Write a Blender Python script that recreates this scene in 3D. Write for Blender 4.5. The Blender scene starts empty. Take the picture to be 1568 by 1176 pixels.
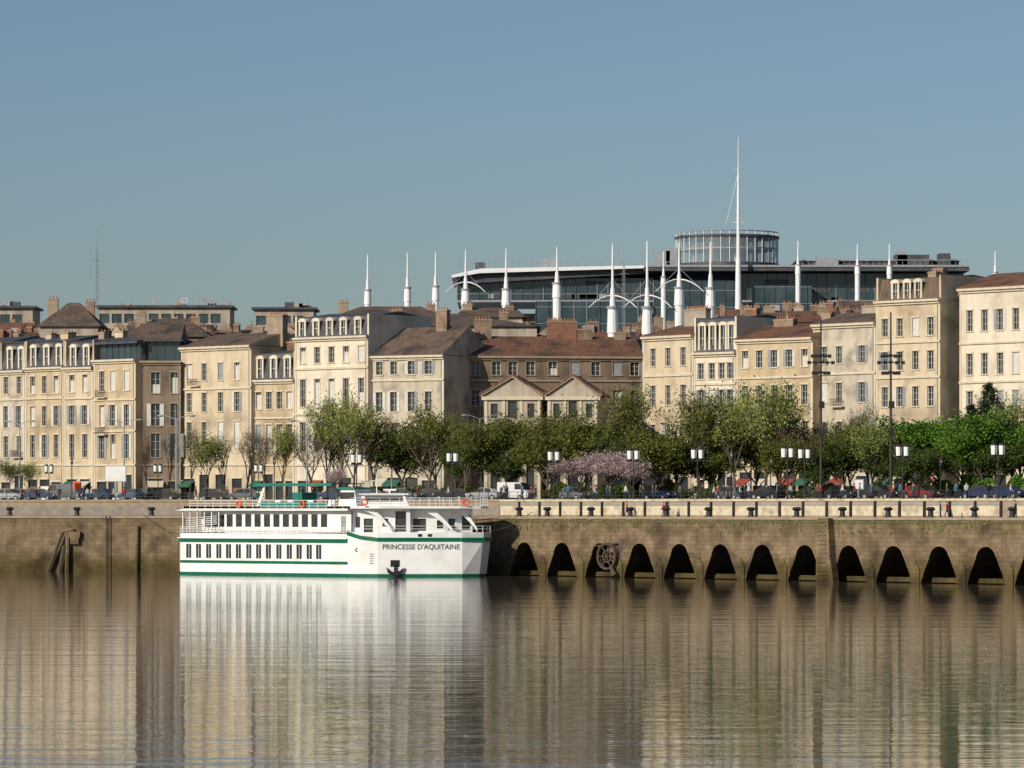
import bpy, math, random
from mathutils import Vector, Matrix, Quaternion
random.seed(7)
R=random.Random(11)
# ---- surveyed frame: camera at origin on the opposite bank, +Y across the river
F=6000.; CU=784.; HV=777.; CH=8.35; G=9.3; LQ=7.25
def X(u,d): return (u-CU)*d/F
def Z(v,d): return CH+(HV-v)*d/F
sc=bpy.context.scene
COL=sc.collection
# ---------------------------------------------------------------- materials
def M(name,c,c2=None,scale=1.0,rough=.8,metal=0.,stretch=(1,1,1),bump=0.,spec=.3,island=0.,c3=None,s3=.25,brick=None):
    m=bpy.data.materials.new(name); m.use_nodes=True
    nt=m.node_tree; b=nt.nodes['Principled BSDF']
    b.inputs['Roughness'].default_value=rough; b.inputs['Metallic'].default_value=metal
    b.inputs['Specular IOR Level'].default_value=spec
    b.inputs['Base Color'].default_value=(*c,1)
    col=None
    if c2 is not None:
        tc=nt.nodes.new('ShaderNodeTexCoord'); mp=nt.nodes.new('ShaderNodeMapping')
        mp.inputs['Scale'].default_value=stretch
        nt.links.new(tc.outputs['Object'],mp.inputs[0])
        n=nt.nodes.new('ShaderNodeTexNoise'); n.inputs['Scale'].default_value=scale; n.inputs['Detail'].default_value=6
        n.inputs['Roughness'].default_value=.65
        nt.links.new(mp.outputs[0],n.inputs['Vector'])
        r=nt.nodes.new('ShaderNodeValToRGB'); r.color_ramp.elements[0].position=.36; r.color_ramp.elements[1].position=.64
        r.color_ramp.elements[0].color=(*c,1); r.color_ramp.elements[1].color=(*c2,1)
        nt.links.new(n.outputs[0],r.inputs[0]); col=r.outputs[0]
        if c3 is not None:
            n3=nt.nodes.new('ShaderNodeTexNoise'); n3.inputs['Scale'].default_value=s3; n3.inputs['Detail'].default_value=5
            nt.links.new(tc.outputs['Object'],n3.inputs['Vector'])
            r3=nt.nodes.new('ShaderNodeValToRGB'); r3.color_ramp.elements[0].position=.48; r3.color_ramp.elements[1].position=.68
            nt.links.new(n3.outputs[0],r3.inputs[0])
            mx=nt.nodes.new('ShaderNodeMixRGB'); nt.links.new(r3.outputs[0],mx.inputs[0]); nt.links.new(col,mx.inputs[1])
            mx.inputs[2].default_value=(*c3,1); col=mx.outputs[0]
        if island>0:
            g=nt.nodes.new('ShaderNodeNewGeometry'); mr=nt.nodes.new('ShaderNodeMapRange')
            mr.inputs['To Min'].default_value=1-island; mr.inputs['To Max'].default_value=1+island
            nt.links.new(g.outputs['Random Per Island'],mr.inputs[0])
            vm=nt.nodes.new('ShaderNodeVectorMath'); vm.operation='SCALE'
            nt.links.new(col,vm.inputs[0]); nt.links.new(mr.outputs[0],vm.inputs['Scale']); col=vm.outputs[0]
        nt.links.new(col,b.inputs['Base Color'])
        if bump>0:
            bp=nt.nodes.new('ShaderNodeBump'); bp.inputs['Strength'].default_value=bump; bp.inputs['Distance'].default_value=.1
            nt.links.new(n.outputs[0],bp.inputs['Height']); nt.links.new(bp.outputs[0],b.inputs['Normal'])
    return m
SH=(1.6,1.6,.35)
stones=[M('limestone_cream',(.50,.41,.28),(.62,.52,.37),.5,c3=(.33,.26,.18),s3=.22,stretch=SH),
        M('limestone_white',(.62,.55,.43),(.72,.65,.52),.5,c3=(.44,.38,.29),s3=.2,stretch=SH),
        M('limestone_grey',(.33,.28,.22),(.45,.39,.31),.5,c3=(.21,.175,.14),s3=.3,stretch=SH),
        M('limestone_shade_brown',(.17,.125,.09),(.25,.19,.14),.5,c3=(.10,.075,.055),s3=.3,stretch=SH),  # dark brown stone; puts the shade of two quay facades into the colour
        M('limestone_gold',(.44,.345,.22),(.55,.44,.29),.5,c3=(.29,.22,.14),s3=.22,stretch=SH),
        M('rubble_brown',(.22,.145,.10),(.32,.225,.16),1.2,c3=(.13,.09,.065),s3=.5,bump=.3)]
CREAM,WHITE,GREY,SHADEBROWN,GOLD,RUB=stones
PALE=M('limestone_weathered',(.42,.37,.29),(.56,.49,.38),.5,c3=(.26,.22,.17),s3=.35,stretch=SH)
trim=M('trim_stone',(.52,.45,.33),(.64,.56,.43),.9,stretch=SH)
trimd=M('trim_dark_stone',(.25,.19,.14),(.34,.27,.19),.9)
slate=M('slate',(.045,.048,.056),(.085,.088,.098),1.6,rough=.55,c3=(.11,.10,.10),s3=.4)
tile=M('roof_tile',(.12,.058,.038),(.23,.118,.07),1.4,c3=(.07,.048,.035),s3=.4,bump=.3,stretch=(3,.6,.6))
tile2=M('roof_tile_grey',(.10,.072,.055),(.18,.125,.09),1.2,c3=(.06,.05,.042),s3=.4,stretch=(3,.6,.6))
glass=M('window_glass',(.018,.022,.028),(.05,.055,.06),.5,rough=.12,spec=.6)
frame=M('window_frame_white',(.62,.60,.54),(.72,.70,.64),2)
shut=M('shutter_pale',(.50,.50,.46),(.62,.61,.56),2)
shutg=M('shutter_grey',(.22,.24,.25),(.30,.32,.33),2)
dark=M('dark_opening',(.015,.014,.013),(.035,.03,.028),1)
iron=M('black_iron',(.02,.02,.022),(.04,.04,.042),4,rough=.5)
pot=M('terracotta',(.30,.13,.07),(.40,.19,.11),3)
brick=M('brick',(.20,.095,.065),(.28,.14,.09),3,c3=(.15,.08,.06),s3=.8)
zinc=M('zinc',(.25,.27,.29),(.33,.35,.37),1,rough=.45)
wpaint=M('white_paint',(.76,.76,.75),(.82,.82,.81),.6,rough=.35,c3=(.68,.68,.65),s3=.35)
wmetal=M('white_metal',(.74,.75,.76),(.82,.82,.82),.6,rough=.4)
green=M('green_paint',(.0,.10,.055),(.005,.14,.075),1,rough=.35)
teal=M('teal_canvas',(.01,.15,.12),(.02,.21,.16),1,rough=.6)
orange=M('orange_plastic',(.7,.09,.03),(.8,.12,.04),3,rough=.5)
black=M('black_paint',(.012,.012,.014),(.02,.02,.022),3,rough=.5)
asphalt=M('asphalt',(.045,.045,.047),(.065,.064,.062),.6)
paving=M('quay_paving',(.26,.23,.19),(.34,.31,.26),.7)
road_white=M('road_marking',(.7,.7,.68),(.78,.78,.76),3)
rubber=M('tyre_rubber',(.02,.02,.02),(.03,.03,.03),5)
tglass=M('teal_curtain_glass',(.018,.036,.044),(.045,.075,.088),.25,rough=.1,spec=.7)
wood=M('old_timber',(.06,.045,.03),(.11,.08,.055),2,stretch=(3,3,.4))
quaycream=M('parapet_stone',(.50,.43,.30),(.62,.55,.41),1.2,c3=(.34,.28,.19),s3=.8)
# ---------------------------------------------------------------- mesh builder
class MB:
    def __init__(s): s.v=[];s.f=[];s.m=[];s.mats=[];s.T=None
    def mi(s,m):
        if m not in s.mats: s.mats.append(m)
        return s.mats.index(m)
    def P(s,p):
        p=Vector(p)
        if s.T is not None: p=s.T@p
        s.v.append(p); return len(s.v)-1
    def face(s,pts,m):
        s.f.append([s.P(p) for p in pts]); s.m.append(s.mi(m))
    def box(s,x0,x1,y0,y1,z0,z1,m):
        i=[s.P((x,y,z)) for z in (z0,z1) for y in (y0,y1) for x in (x0,x1)]
        for q in ((0,2,3,1),(4,5,7,6),(0,1,5,4),(2,6,7,3),(0,4,6,2),(1,3,7,5)):
            s.f.append([i[k] for k in q]); s.m.append(s.mi(m))
    def prism(s,poly,a,b,m,axis='y',mend=None):
        def mk(p,t):
            return (p[0],t,p[1]) if axis=='y' else ((t,p[0],p[1]) if axis=='x' else (p[0],p[1],t))
        A=[s.P(mk(p,a)) for p in poly]; B=[s.P(mk(p,b)) for p in poly]; n=len(poly)
        for k in range(n):
            s.f.append([A[k],A[(k+1)%n],B[(k+1)%n],B[k]]); s.m.append(s.mi(m))
        s.f.append(A[::-1]); s.m.append(s.mi(mend or m)); s.f.append(B); s.m.append(s.mi(mend or m))
    def tube(s,p0,p1,r0,r1=None,n=6,m=None,cap=True):
        if r1 is None: r1=r0
        p0=Vector(p0);p1=Vector(p1);d=(p1-p0)
        if d.length<1e-6: return
        q=d.to_track_quat('Z','Y')
        A=[];B=[]
        for k in range(n):
            a=2*math.pi*k/n; c=Vector((math.cos(a),math.sin(a),0))
            A.append(s.P(p0+q@(c*r0))); B.append(s.P(p1+q@(c*r1)))
        mi=s.mi(m)
        for k in range(n):
            s.f.append([A[k],A[(k+1)%n],B[(k+1)%n],B[k]]); s.m.append(mi)
        if cap: s.f.append(A[::-1]); s.m.append(mi); s.f.append(B); s.m.append(mi)
    def torus(s,c,R0,r,m,n=14,k=6,axis='y'):
        ids=[]
        for a in range(n):
            t=2*math.pi*a/n; row=[]
            for b in range(k):
                p=2*math.pi*b/k; rr=R0+r*math.cos(p); x,z,y=rr*math.cos(t),rr*math.sin(t),r*math.sin(p)
                v=(x,y,z) if axis=='y' else (y,x,z)
                row.append(s.P(Vector(c)+Vector(v)))
            ids.append(row)
        for a in range(n):
            for b in range(k):
                s.f.append([ids[a][b],ids[(a+1)%n][b],ids[(a+1)%n][(b+1)%k],ids[a][(b+1)%k]]); s.m.append(s.mi(m))
    def ball(s,c,r,m,n=8,k=6,sc=(1,1,1)):
        ids=[]
        for a in range(k+1):
            ph=math.pi*a/k
            ids.append([s.P((c[0]+sc[0]*r*math.sin(ph)*math.cos(2*math.pi*b/n),c[1]+sc[1]*r*math.sin(ph)*math.sin(2*math.pi*b/n),c[2]+sc[2]*r*math.cos(ph))) for b in range(n)])
        for a in range(k):
            for b in range(n):
                s.f.append([ids[a][b],ids[a+1][b],ids[a+1][(b+1)%n],ids[a][(b+1)%n]]); s.m.append(s.mi(m))
    def mesh(s,name):
        me=bpy.data.meshes.new(name); me.from_pydata([tuple(p) for p in s.v],[],s.f)
        for m in s.mats: me.materials.append(m)
        me.polygons.foreach_set('material_index',s.m); me.update(); return me
    def obj(s,name,parent=None,smooth=False,loc=None):
        me=s.mesh(name); o=bpy.data.objects.new(name,me); COL.objects.link(o)
        if smooth: me.polygons.foreach_set('use_smooth',[True]*len(me.polygons))
        if parent: o.parent=parent
        if loc is not None: o.location=loc
        return o
def empty(name,loc=(0,0,0),rz=0.,s=1.):
    e=bpy.data.objects.new(name,None); COL.objects.link(e); e.location=loc; e.rotation_euler=(0,0,rz); e.scale=(s,s,s) if not isinstance(s,tuple) else s
    e.empty_display_size=.5; return e
def inst(me,name,parent,mats=None):
    o=bpy.data.objects.new(name,me); COL.objects.link(o); o.parent=parent
    if mats:
        for i,m in enumerate(mats):
            if m and i<len(o.material_slots): o.material_slots[i].link='OBJECT'; o.material_slots[i].material=m
    return o
# ---------------------------------------------------------------- facade with real recessed openings
def wallgrid(mb,x0,x1,z0,z1,ops,mw,depth=.28,y=0.,back=None):
    xs=sorted(set([x0,x1]+[round(v,4) for o in ops for v in o[:2]])); zs=sorted(set([z0,z1]+[round(v,4) for o in ops for v in o[2:4]]))
    xs=[v for v in xs if x0-1e-6<=v<=x1+1e-6]; zs=[v for v in zs if z0-1e-6<=v<=z1+1e-6]
    for a,b in zip(xs[:-1],xs[1:]):
        cx=(a+b)/2
        for c,d in zip(zs[:-1],zs[1:]):
            cz=(c+d)/2
            if any(o[0]<cx<o[1] and o[2]<cz<o[3] for o in ops): continue
            mb.face([(a,y,c),(b,y,c),(b,y,d),(a,y,d)],mw)
    for o in ops:
        a,b,c,d=o[:4]; Y=y+depth
        mb.face([(a,y,c),(a,y,d),(a,Y,d),(a,Y,c)],mw); mb.face([(b,y,c),(b,Y,c),(b,Y,d),(b,y,d)],mw)
        mb.face([(a,y,d),(b,y,d),(b,Y,d),(a,Y,d)],mw); mb.face([(a,y,c),(a,Y,c),(b,Y,c),(b,y,c)],mw)
        mb.face([(a,Y,c),(b,Y,c),(b,Y,d),(a,Y,d)],back or glass)
def window_fit(fr,a,b,c,d,rnd,arch=False,depth=.28,trimm=None):
    w=b-a; t=.05; y=depth-.07
    r=rnd.random()
    if r<.14:
        fr.box(a+.03,b-.03,.10,.16,c+.02,d-.02,shut if rnd.random()<.7 else shutg)
    else:
        fr.box(a,a+t,y,y+.05,c,d,frame); fr.box(b-t,b,y,y+.05,c,d,frame); fr.box(a+t,b-t,y,y+.05,d-t,d,frame)
        fr.box((a+b)/2-.025,(a+b)/2+.025,y,y+.05,c,d-t,frame)
        for k in (1,2): fr.box(a+t,b-t,y+.01,y+.045,c+(d-c)*k/3-.015,c+(d-c)*k/3+.015,frame)
        if r<.26: fr.box(a+t,b-t,y+.055,y+.065,c,c+(d-c)*rnd.uniform(.4,1),shut)
        elif r<.44:
            for sx in (a-w*.48,b+.02): fr.box(sx,sx+w*.46,-.07,-.03,c,d,shut if rnd.random()<.6 else shutg)
    tm=trimm or trim
    if not .26<=r<.44:
        fr.box(a-.14,a-.02,-.035,-.003,c,d,tm); fr.box(b+.02,b+.14,-.035,-.003,c,d,tm)
    fr.box(a-.18,b+.18,-.12,-.003,d+.004,d+.2,tm)
    fr.box(a-.2,b+.2,-.16,-.003,c-.16,c-.004,tm)
def balcony(mb,a,b,z):
    mb.box(a,b,-.75,-.15,z-.14,z-.004,trim)
    for k in range(int((b-a)/.16)+1):
        x=a+.03+k*.16
        if x<b: mb.box(x,x+.035,-.73,-.70,z,z+.95,iron)
    mb.box(a,b,-.75,-.69,z+.95,z+1.02,iron)
def chimney(mb,x,y,z0,z1,w,mm,npots=3,dy=.5):
    mb.box(x-w/2,x+w/2,y-dy,y+dy,z0,z1,mm); mb.box(x-w/2-.08,x+w/2+.08,y-dy-.08,y+dy+.08,z1-.25,z1-.05,trimd)
    for k in range(npots):
        px=x-w/2+w*(k+.5)/npots; mb.tube((px,y,z1),(px,y,z1+.4),.11,.09,6,pot)
def building(name,u0,u1,d0,d1,vc,cols,rows,wall,roof,D=14,ww=1.05,strings=(),balc=(),seed=0,chim=(),gf=True,trimm=None,awn=None):
    rnd=random.Random(seed+int(u0)*3)
    p0=Vector((X(u0,d0),d0,G-.3)); p1=Vector((X(u1,d1),d1,G-.3)); L=(p1-p0).length; dm=(d0+d1)/2
    th=math.atan2(p1.y-p0.y,p1.x-p0.x); E=empty(name,p0,th)
    zz=lambda v: Z(v,dm)-(G-.3)
    su=lambda u:(u-u0)/(u1-u0)*L
    H=zz(vc); tm=trimm or trim
    if isinstance(cols,int): cols=[u0+(u1-u0)*(k+.5)/cols for k in range(cols)]
    ops=[]; w=MB(); fr=MB()
    for (va,vb) in rows:
        for u in cols:
            s=su(u); c,d=zz(vb),zz(va)
            ops.append((s-ww/2,s+ww/2,c,d)); window_fit(fr,s-ww/2,s+ww/2,c,d,rnd,trimm=tm)
    gops=[]
    if gf:
        for u in cols:
            s=su(u); hw=min(1.05,L/len(cols)*.36); gops.append((s-hw,s+hw,.3,rnd.choice([3.2,3.6,4.2])))
    for o in gops:
        fr.box(o[0]-.15,o[1]+.15,-.08,-.003,o[3]+.004,o[3]+.25,tm)
        if rnd.random()<.6: fr.box(o[0]+.05,o[1]-.05,.12,.18,.5,1.0+rnd.random()*1.6,rnd.choice([shutg,wood,brick,frame]))
        if rnd.random()<.3: 
            aw=awn or rnd.choice([M_aw1,M_aw2,M_aw3]); fr.prism([(-1.3,2.6),(-.05,3.3),(-.05,3.2),(-1.3,2.35)],o[0]-.2,o[1]+.2,aw,'x')
    wallgrid(w,0,L,0,H,ops+gops,wall,back=glass)
    w.face([(0,0,0),(0,0,H),(0,D,H),(0,D,0)],wall); w.face([(L,0,0),(L,D,0),(L,D,H),(L,0,H)],wall); w.face([(0,D,0),(0,D,H),(L,D,H),(L,D,0)],wall)
    w.obj('walls',E)
    fr.box(-.05,L+.05,-.6,-.003,H-.25,H+.05,tm); fr.box(0,L,-.28,-.003,H-.55,H-.253,tm)
    for vs in list(strings)+[712]:
        z=zz(vs); fr.box(0,L,-.22,-.004,z-.14,z+.14,tm)
    for a in (0.01,L-.36): fr.box(a,a+.35,-.06,-.002,0,H-.56,tm)
    for (u,v) in balc: s=su(u); balcony(fr,s-1.1,s+1.1,zz(v))
    if rnd.random()<.7: fr.tube((L-.45,-.1,.4),(L-.45,-.1,H-.6),.06,.06,5,zinc)
    fr.obj('windows_and_trim',E)
    r=MB(); kind=roof[0]
    if kind=='mansard':
        _,vb,vr,dus,rm=roof; zb=zz(vb); zr=zz(vr)
        r.prism([(.05,H+.06),(1.0,zb),(D/2,zr),(D-1,zb),(D-.05,H+.06)],0.02,L-.02,rm,'x')
        dh=(zb-H)
        for u in dus:
            s=su(u); hw=.62; a=H+.25; t=H+dh*.80
            r.box(s-hw,s+hw,.32,2.2,a,t,slate); r.face([(s-hw+.2,.30,a+.1),(s+hw-.2,.30,a+.1),(s+hw-.2,.30,t-.15),(s-hw+.2,.30,t-.15)],glass)
            r.box(s-.03,s+.03,.26,.295,a+.1,t-.1,frame); r.box(s-hw+.22,s+hw-.22,.26,.29,(a+t)/2,(a+t)/2+.06,frame)
            for sg in (-1,1): r.box(s+sg*(hw-.08)-.15,s+sg*(hw-.08)+.15,.12,.298,a,t,WHITE)
            arc=[(s-hw-.18,t)]+[(s+(hw+.18)*math.cos(math.pi*(1-k/6)),t+.04+.5*math.sin(math.pi*k/6)) for k in range(7)]+[(s+hw+.18,t)]
            r.prism(arc,.06,1.4,WHITE,'y')
        r.box(-.02,.28,.1,D-.1,H,zb+.25,wall); r.box(L-.28,L+.02,.1,D-.1,H,zb+.25,wall)
    elif kind=='tile':
        _,vr,rm=roof; zr=zz(vr)
        r.prism([(-.5,H+.06),(-.5,H+.2),(D/2,zr),(D+.5,H+.2),(D+.5,H+.06)],-.12,L+.12,rm,'x',mend=wall)
        k=.3
        while k<L: 
            r.box(k,k+.12,-.52,-.46,H+.1,H+.26,rm); k+=.45
    elif kind=='flat':
        r.box(0,L,0.02,D,H+.06,H+.5,trimd); zb=H
    elif kind=='attic':
        _,vb,vr,rm=roof; zb=zz(vb); zr=zz(vr)
        r.box(.2,L-.2,1.2,D-1,H+.06,zb-.35,tglass)
        k=.2
        while k<L-.2: r.box(k,k+.1,1.1,1.2,H+.06,zb-.35,slate); k+=1.3
        r.box(-.1,L+.1,.1,D,zb-.35,zb,slate)
        r.prism([(.2,zb+.02),(D/2,zr),(D-.2,zb+.02)],0,L,rm,'x')
    for c in chim:
        u,v,cw=c[:3]; mm=c[3] if len(c)>3 else brick
        chimney(r,su(u),D*.45,H,zz(v),cw,mm,max(2,int(cw/.45)))
    if kind in('tile','mansard') and not chim:
        for q in range(rnd.choice([1,2])):
            s=rnd.choice([.5,L-.5,L*.5]); cw=rnd.uniform(.7,1.8); chimney(r,max(cw/2,min(L-cw/2,s)),D*.5+rnd.uniform(-3,2),H,max(H+2,zr+rnd.uniform(.4,1.1)),cw,rnd.choice([trimd,wall,trimd,RUB]),2)
        if rnd.random()<.7:
            ax=rnd.uniform(1,L-1); r.tube((ax,D/2,zr-.5),(ax,D/2,zr+2.2),.03,.02,4,iron)
            for q in range(4): r.tube((ax-.5+.08*q,D/2,zr+1.3+.25*q),(ax+.5-.08*q,D/2,zr+1.3+.25*q),.015,.015,3,iron)
    r.obj('roof',E)
    return E
M_aw1=M('awning_red',(.24,.05,.04),(.30,.07,.05),2); M_aw2=M('awning_green',(.03,.10,.07),(.04,.14,.09),2); M_aw3=M('awning_cream',(.5,.45,.35),(.58,.53,.42),2)
T=building
T('limestone_townhouse',-75,-1,612,603,566,3,[(577,603),(622,655),(668,700)],CREAM,('mansard',526,514,[-60,-35,-12],slate))
T('limestone_townhouse',0,38,603,599,568,[9,29],[(577,603),(622,655),(668,700)],PALE,('mansard',527,515,[14,31],slate),balc=[(29,700)],strings=[612])
T('limestone_townhouse',38.5,98,599,593,563,[50,68,86],[(576,602),(622,652),(666,700)],GOLD,('mansard',524,512,[50,70,89],slate),strings=[610])
T('limestone_townhouse',98.5,143,593,589,563,[110,130],[(574,600),(621,650),(665,700)],CREAM,('mansard',524,514,[111,131],slate),strings=[610])
T('limestone_townhouse',143.5,208,588,582,551,[156,173,194],[(568,598),(620,652),(665,702)],GOLD,('attic',523,512,slate),balc=[(158,608),(158,665)],strings=[612,660])
T('stone_apartment_house',208.5,277,583,583,553,[238,268],[(570,602),(618,652),(664,700)],SHADEBROWN,('attic',519,492,tile2),ww=1.3,trimm=trimd)  # front lies in shade, painted as a darker wall stone
T('limestone_townhouse',277.5,385,584,574,531,[290,313,338,363],[(556,582),(601,630),(646,686)],CREAM,('tile',508,tile2),balc=[(300,590)],strings=[595],chim=[(378,482,3.2,trimd),(290,515,1)])
T('limestone_townhouse',385.5,451,575,570,582,[396,412,428,443],[(600,626),(650,690)],GOLD,('mansard',541,532,[397,418,439],slate),strings=[640],chim=[(408,520,2,brick),(430,500,2.4,trimd)])
T('limestone_townhouse',451.5,564,570,561,516,[464,486,508,530,553],[(531,555),(580,622),(646,690)],WHITE,('mansard',485,476,[462,483,504,525,547],slate),strings=[564,634],balc=[(508,624)],chim=[(557,478,1.4,trimd)])
T('limestone_townhouse',564.5,680,562,556,545,[581,603,630,656],[(553,573),(600,630),(648,692)],PALE,('tile',498,tile2),strings=[582],chim=[(645,472,1.8,RUB)])
T('long_stone_warehouse',680.5,984,562,566,546,[695,728,760,785,812,846,880,912,945,972],[(554,574),(597,622),(648,690)],SHADEBROWN,('tile',512,tile),ww=1.25,strings=[583],trimm=trimd,chim=[(748,486,2.4,RUB),(870,488,4.2,brick),(905,500,2.2,RUB),(960,505,1.6,trimd)])  # shaded front: its shade is carried by the dark wall colour
T('limestone_townhouse',985,1062,556,548,515,[1000,1023,1046],[(533,560),(590,620),(650,690)],CREAM,('tile',494,tile),strings=[575],chim=[(1018,470,4.5,GREY)])
T('limestone_townhouse',1062.5,1127,548,543,540,[1073,1090,1105,1118],[(556,580),(597,624),(650,690)],WHITE,('mansard',488,480,[1074,1090,1106,1119],slate),strings=[588],chim=[(1110,470,2)])
T('limestone_townhouse',1127.5,1245,543,534,519,[1141,1163,1186,1209,1232],[(536,562),(590,620),(646,690)],GOLD,('tile',493,tile),strings=[578],chim=[(1160,485,3.4,RUB),(1225,480,1.6,trimd)])
T('limestone_townhouse',1245.5,1341,536,528,496,[1262,1285,1320],[(530,556),(586,616),(646,690)],PALE,('tile',474,tile2),strings=[572],balc=[(1285,622)],chim=[(1290,465,3,GREY)])
T('limestone_townhouse',1341.5,1440,528,520,460,[1355,1378,1402,1425],[(487,514),(538,566),(592,622),(650,690)],CREAM,('mansard',426,420,[1370,1388,1405],tile2),strings=[524,578])
T('rubble_party_house',1440.5,1469,524,523,452,[1455],[(500,518)],RUB,('tile',438,tile),gf=False,ww=.8,trimm=trimd)
T('limestone_townhouse',1469.5,1600,520,509,440,[1485,1508,1532,1556,1582],[(473,505),(540,572),(598,628),(650,690)],WHITE,('tile',412,tile),strings=[524,584],chim=[(1480,420,2,wpaint),(1562,392,1.4,pot)])
T('limestone_townhouse',1600.5,1690,509,501,430,4,[(473,505),(540,572),(598,628),(650,690)],CREAM,('tile',405,tile))
# pedimented pavilions
def pavilion(u0,u1,d):
    p0=Vector((X(u0,d),d,G-.3)); L=X(u1,d)-X(u0,d); E=empty('pedimented_market_pavilion',p0,math.radians(-6))
    z=lambda v:Z(v,d)-G+.3; H=z(606); A=z(578); w=MB()
    ops=[(L*.12,L*.24,z(640),z(618)),(L*.42,L*.58,z(640),z(613)),(L*.76,L*.88,z(640),z(618)),(L*.12,L*.26,.3,z(690)),(L*.40,L*.6,.3,z(685)),(L*.74,L*.88,.3,z(690))]
    wallgrid(w,0,L,0,H,ops,GREY)
    D=14
    for x in (0,L): w.face([(x,0,0),(x,0,H),(x,D,H),(x,D,0)],GREY)
    w.prism([(0,H+.002),(L/2,A),(L,H+.002)],0.01,D,GREY,'y'); w.obj('walls',E)
    r=MB(); 
    r.prism([(-.5,H-.05),(L/2,A+.12),(L/2,A+.45),(-.7,H+.25)],-.45,D,tile,'y'); r.prism([(L+.5,H-.05),(L/2,A+.12),(L/2,A+.45),(L+.7,H+.25)],-.449,D,tile,'y')
    r.prism([(-.4,H-.1),(L/2,A),(L/2,A+.11),(-.5,H-.06)],-.40,-.01,trim,'y'); r.prism([(L+.4,H-.1),(L/2,A),(L/2,A+.11),(L+.5,H-.06)],-.40,-.011,trim,'y')
    r.box(-.3,L+.3,-.38,-.005,H-.6,H-.12,trim); r.box(0,L,-.15,-.005,z(660),z(656),trim)
    for k in range(4): x=.1+k*(L-.6)/3; r.box(x,x+.4,-.12,-.004,0,H-.61,trim)
    r.obj('roof_and_pediment',E)
pavilion(741,829,545); pavilion(838,916,541)
# ---------------------------------------------------------------- background roofscape
def houseblock(u0,u1,d,vtop,rise,wall,rm,name='background_house',flat=False,D=12):
    p0=Vector((X(u0,d),d,G-.3)); L=X(u1,d)-X(u0,d); E=empty(name,p0,math.radians(R.uniform(-14,14)))
    H=Z(vtop,d)-G+.3; w=MB(); rr=rise
    ops=[]; n=max(1,int(L/3.2))
    for k in range(n):
        for q in (1.6,4.6,7.6):
            if R.random()<.8: s=L*(k+.5)/n; ops.append((s-.5,s+.5,H-rr-q-.7,H-rr-q+.8))
    wallgrid(w,0,L,0,H-rr,ops,wall,depth=.2); 
    for x in (0,L): w.face([(x,0,0),(x,0,H-rr),(x,D,H-rr),(x,D,0)],wall)
    w.obj('walls',E); r=MB()
    if flat: r.box(-.1,L+.1,-.2,D,H-rr,H-rr+.5,slate); r.box(L*.3,L*.5,3,6,H-rr+.5,H,zinc)
    elif R.random()<.7: r.prism([(-.4,H-rr),(-.4,H-rr+.15),(D/2,H),(D+.4,H-rr+.15),(D+.4,H-rr)],-.1,L+.1,rm,'x',mend=wall)
    else: r.prism([(-.3,H-rr),(L/2,H),(L+.3,H-rr)],-.3,D,rm,'y',mend=wall)
    for k in range(R.choice([1,2,3])): 
        cw=R.uniform(.6,2.0); chimney(r,R.uniform(1,max(1.2,L-1)),R.uniform(2,D-2),H-rr,H+R.uniform(.0,.9),cw,R.choice([brick,RUB,trimd,GREY,trimd]),2)
    if R.random()<.5: ax=R.uniform(.5,L-.5); r.tube((ax,D/2,H-1),(ax,D/2,H+2.5),.035,.02,4,iron); r.tube((ax-.6,D/2,H+2),(ax+.6,D/2,H+2),.02,.02,3,iron)
    r.obj('roof',E)
sky_tab=[(-80,500),(0,492),(60,480),(130,505),(200,484),(340,486),(360,492),(480,500),(560,484),(690,478),(800,490),(900,494),(1000,484),(1060,476),(1150,466),(1230,456),(1300,460),(1430,444),(1568,420),(1700,410)]
def skyv(u):
    for (a,b),(c,d) in zip(sky_tab[:-1],sky_tab[1:]):
        if a<=u<=c: return b+(d-b)*(u-a)/(c-a)
    return 450
for d,off in ((625,16),(655,8),(690,2)):
    u=-80
    while u<1660:
        w=R.uniform(35,85); v=skyv(u+w/2)+off+R.uniform(-2,14)
        houseblock(u,u+w,d+R.uniform(-8,8),v,R.uniform(1.6,3.6),R.choice([GREY,SHADEBROWN,GREY,CREAM,RUB]),R.choice([tile,tile,tile2,tile2,slate]),flat=R.random()<.15)
        u+=w+R.uniform(-6,4)
def bigroof(u0,u1,d,ve,vr,wall,rm,hip=.25,D=26,name='large_roofed_hall'):
    p0=Vector((X(u0,d),d,G-.3)); L=X(u1,d)-X(u0,d); E=empty(name,p0); H=Z(ve,d)-G+.3; A=Z(vr,d)-G+.3; w=MB()
    w.box(0,L,0,D,0,H,wall); w.obj('walls',E); r=MB(); a=(-.6,-.6,H+.02);b=(L+.6,-.6,H+.02);c=(L+.6,D,H+.02);e=(-.6,D,H+.02); f=(L*hip,D/2,A); g=(L*(1-hip),D/2,A)
    r.face([a,b,g,f],rm); r.face([b,c,g],rm); r.face([c,e,f,g],rm); r.face([e,a,f],rm); r.face([a,e,c,b],rm)
    chimney(r,L*.15,D*.4,H,A+.6,1.6,trimd); chimney(r,L*.8,D*.4,H,A+.2,1.4,RUB); r.obj('roof',E)
bigroof(186,318,612,516,482,SHADEBROWN,tile2,.3); bigroof(490,700,640,494,463,GREY,tile2,.28); bigroof(566,822,612,500,474,GREY,tile2,.45)
bigroof(62,150,618,500,460,GREY,tile2,.4,14); bigroof(700,800,640,486,468,GREY,tile2,.1,14)
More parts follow.
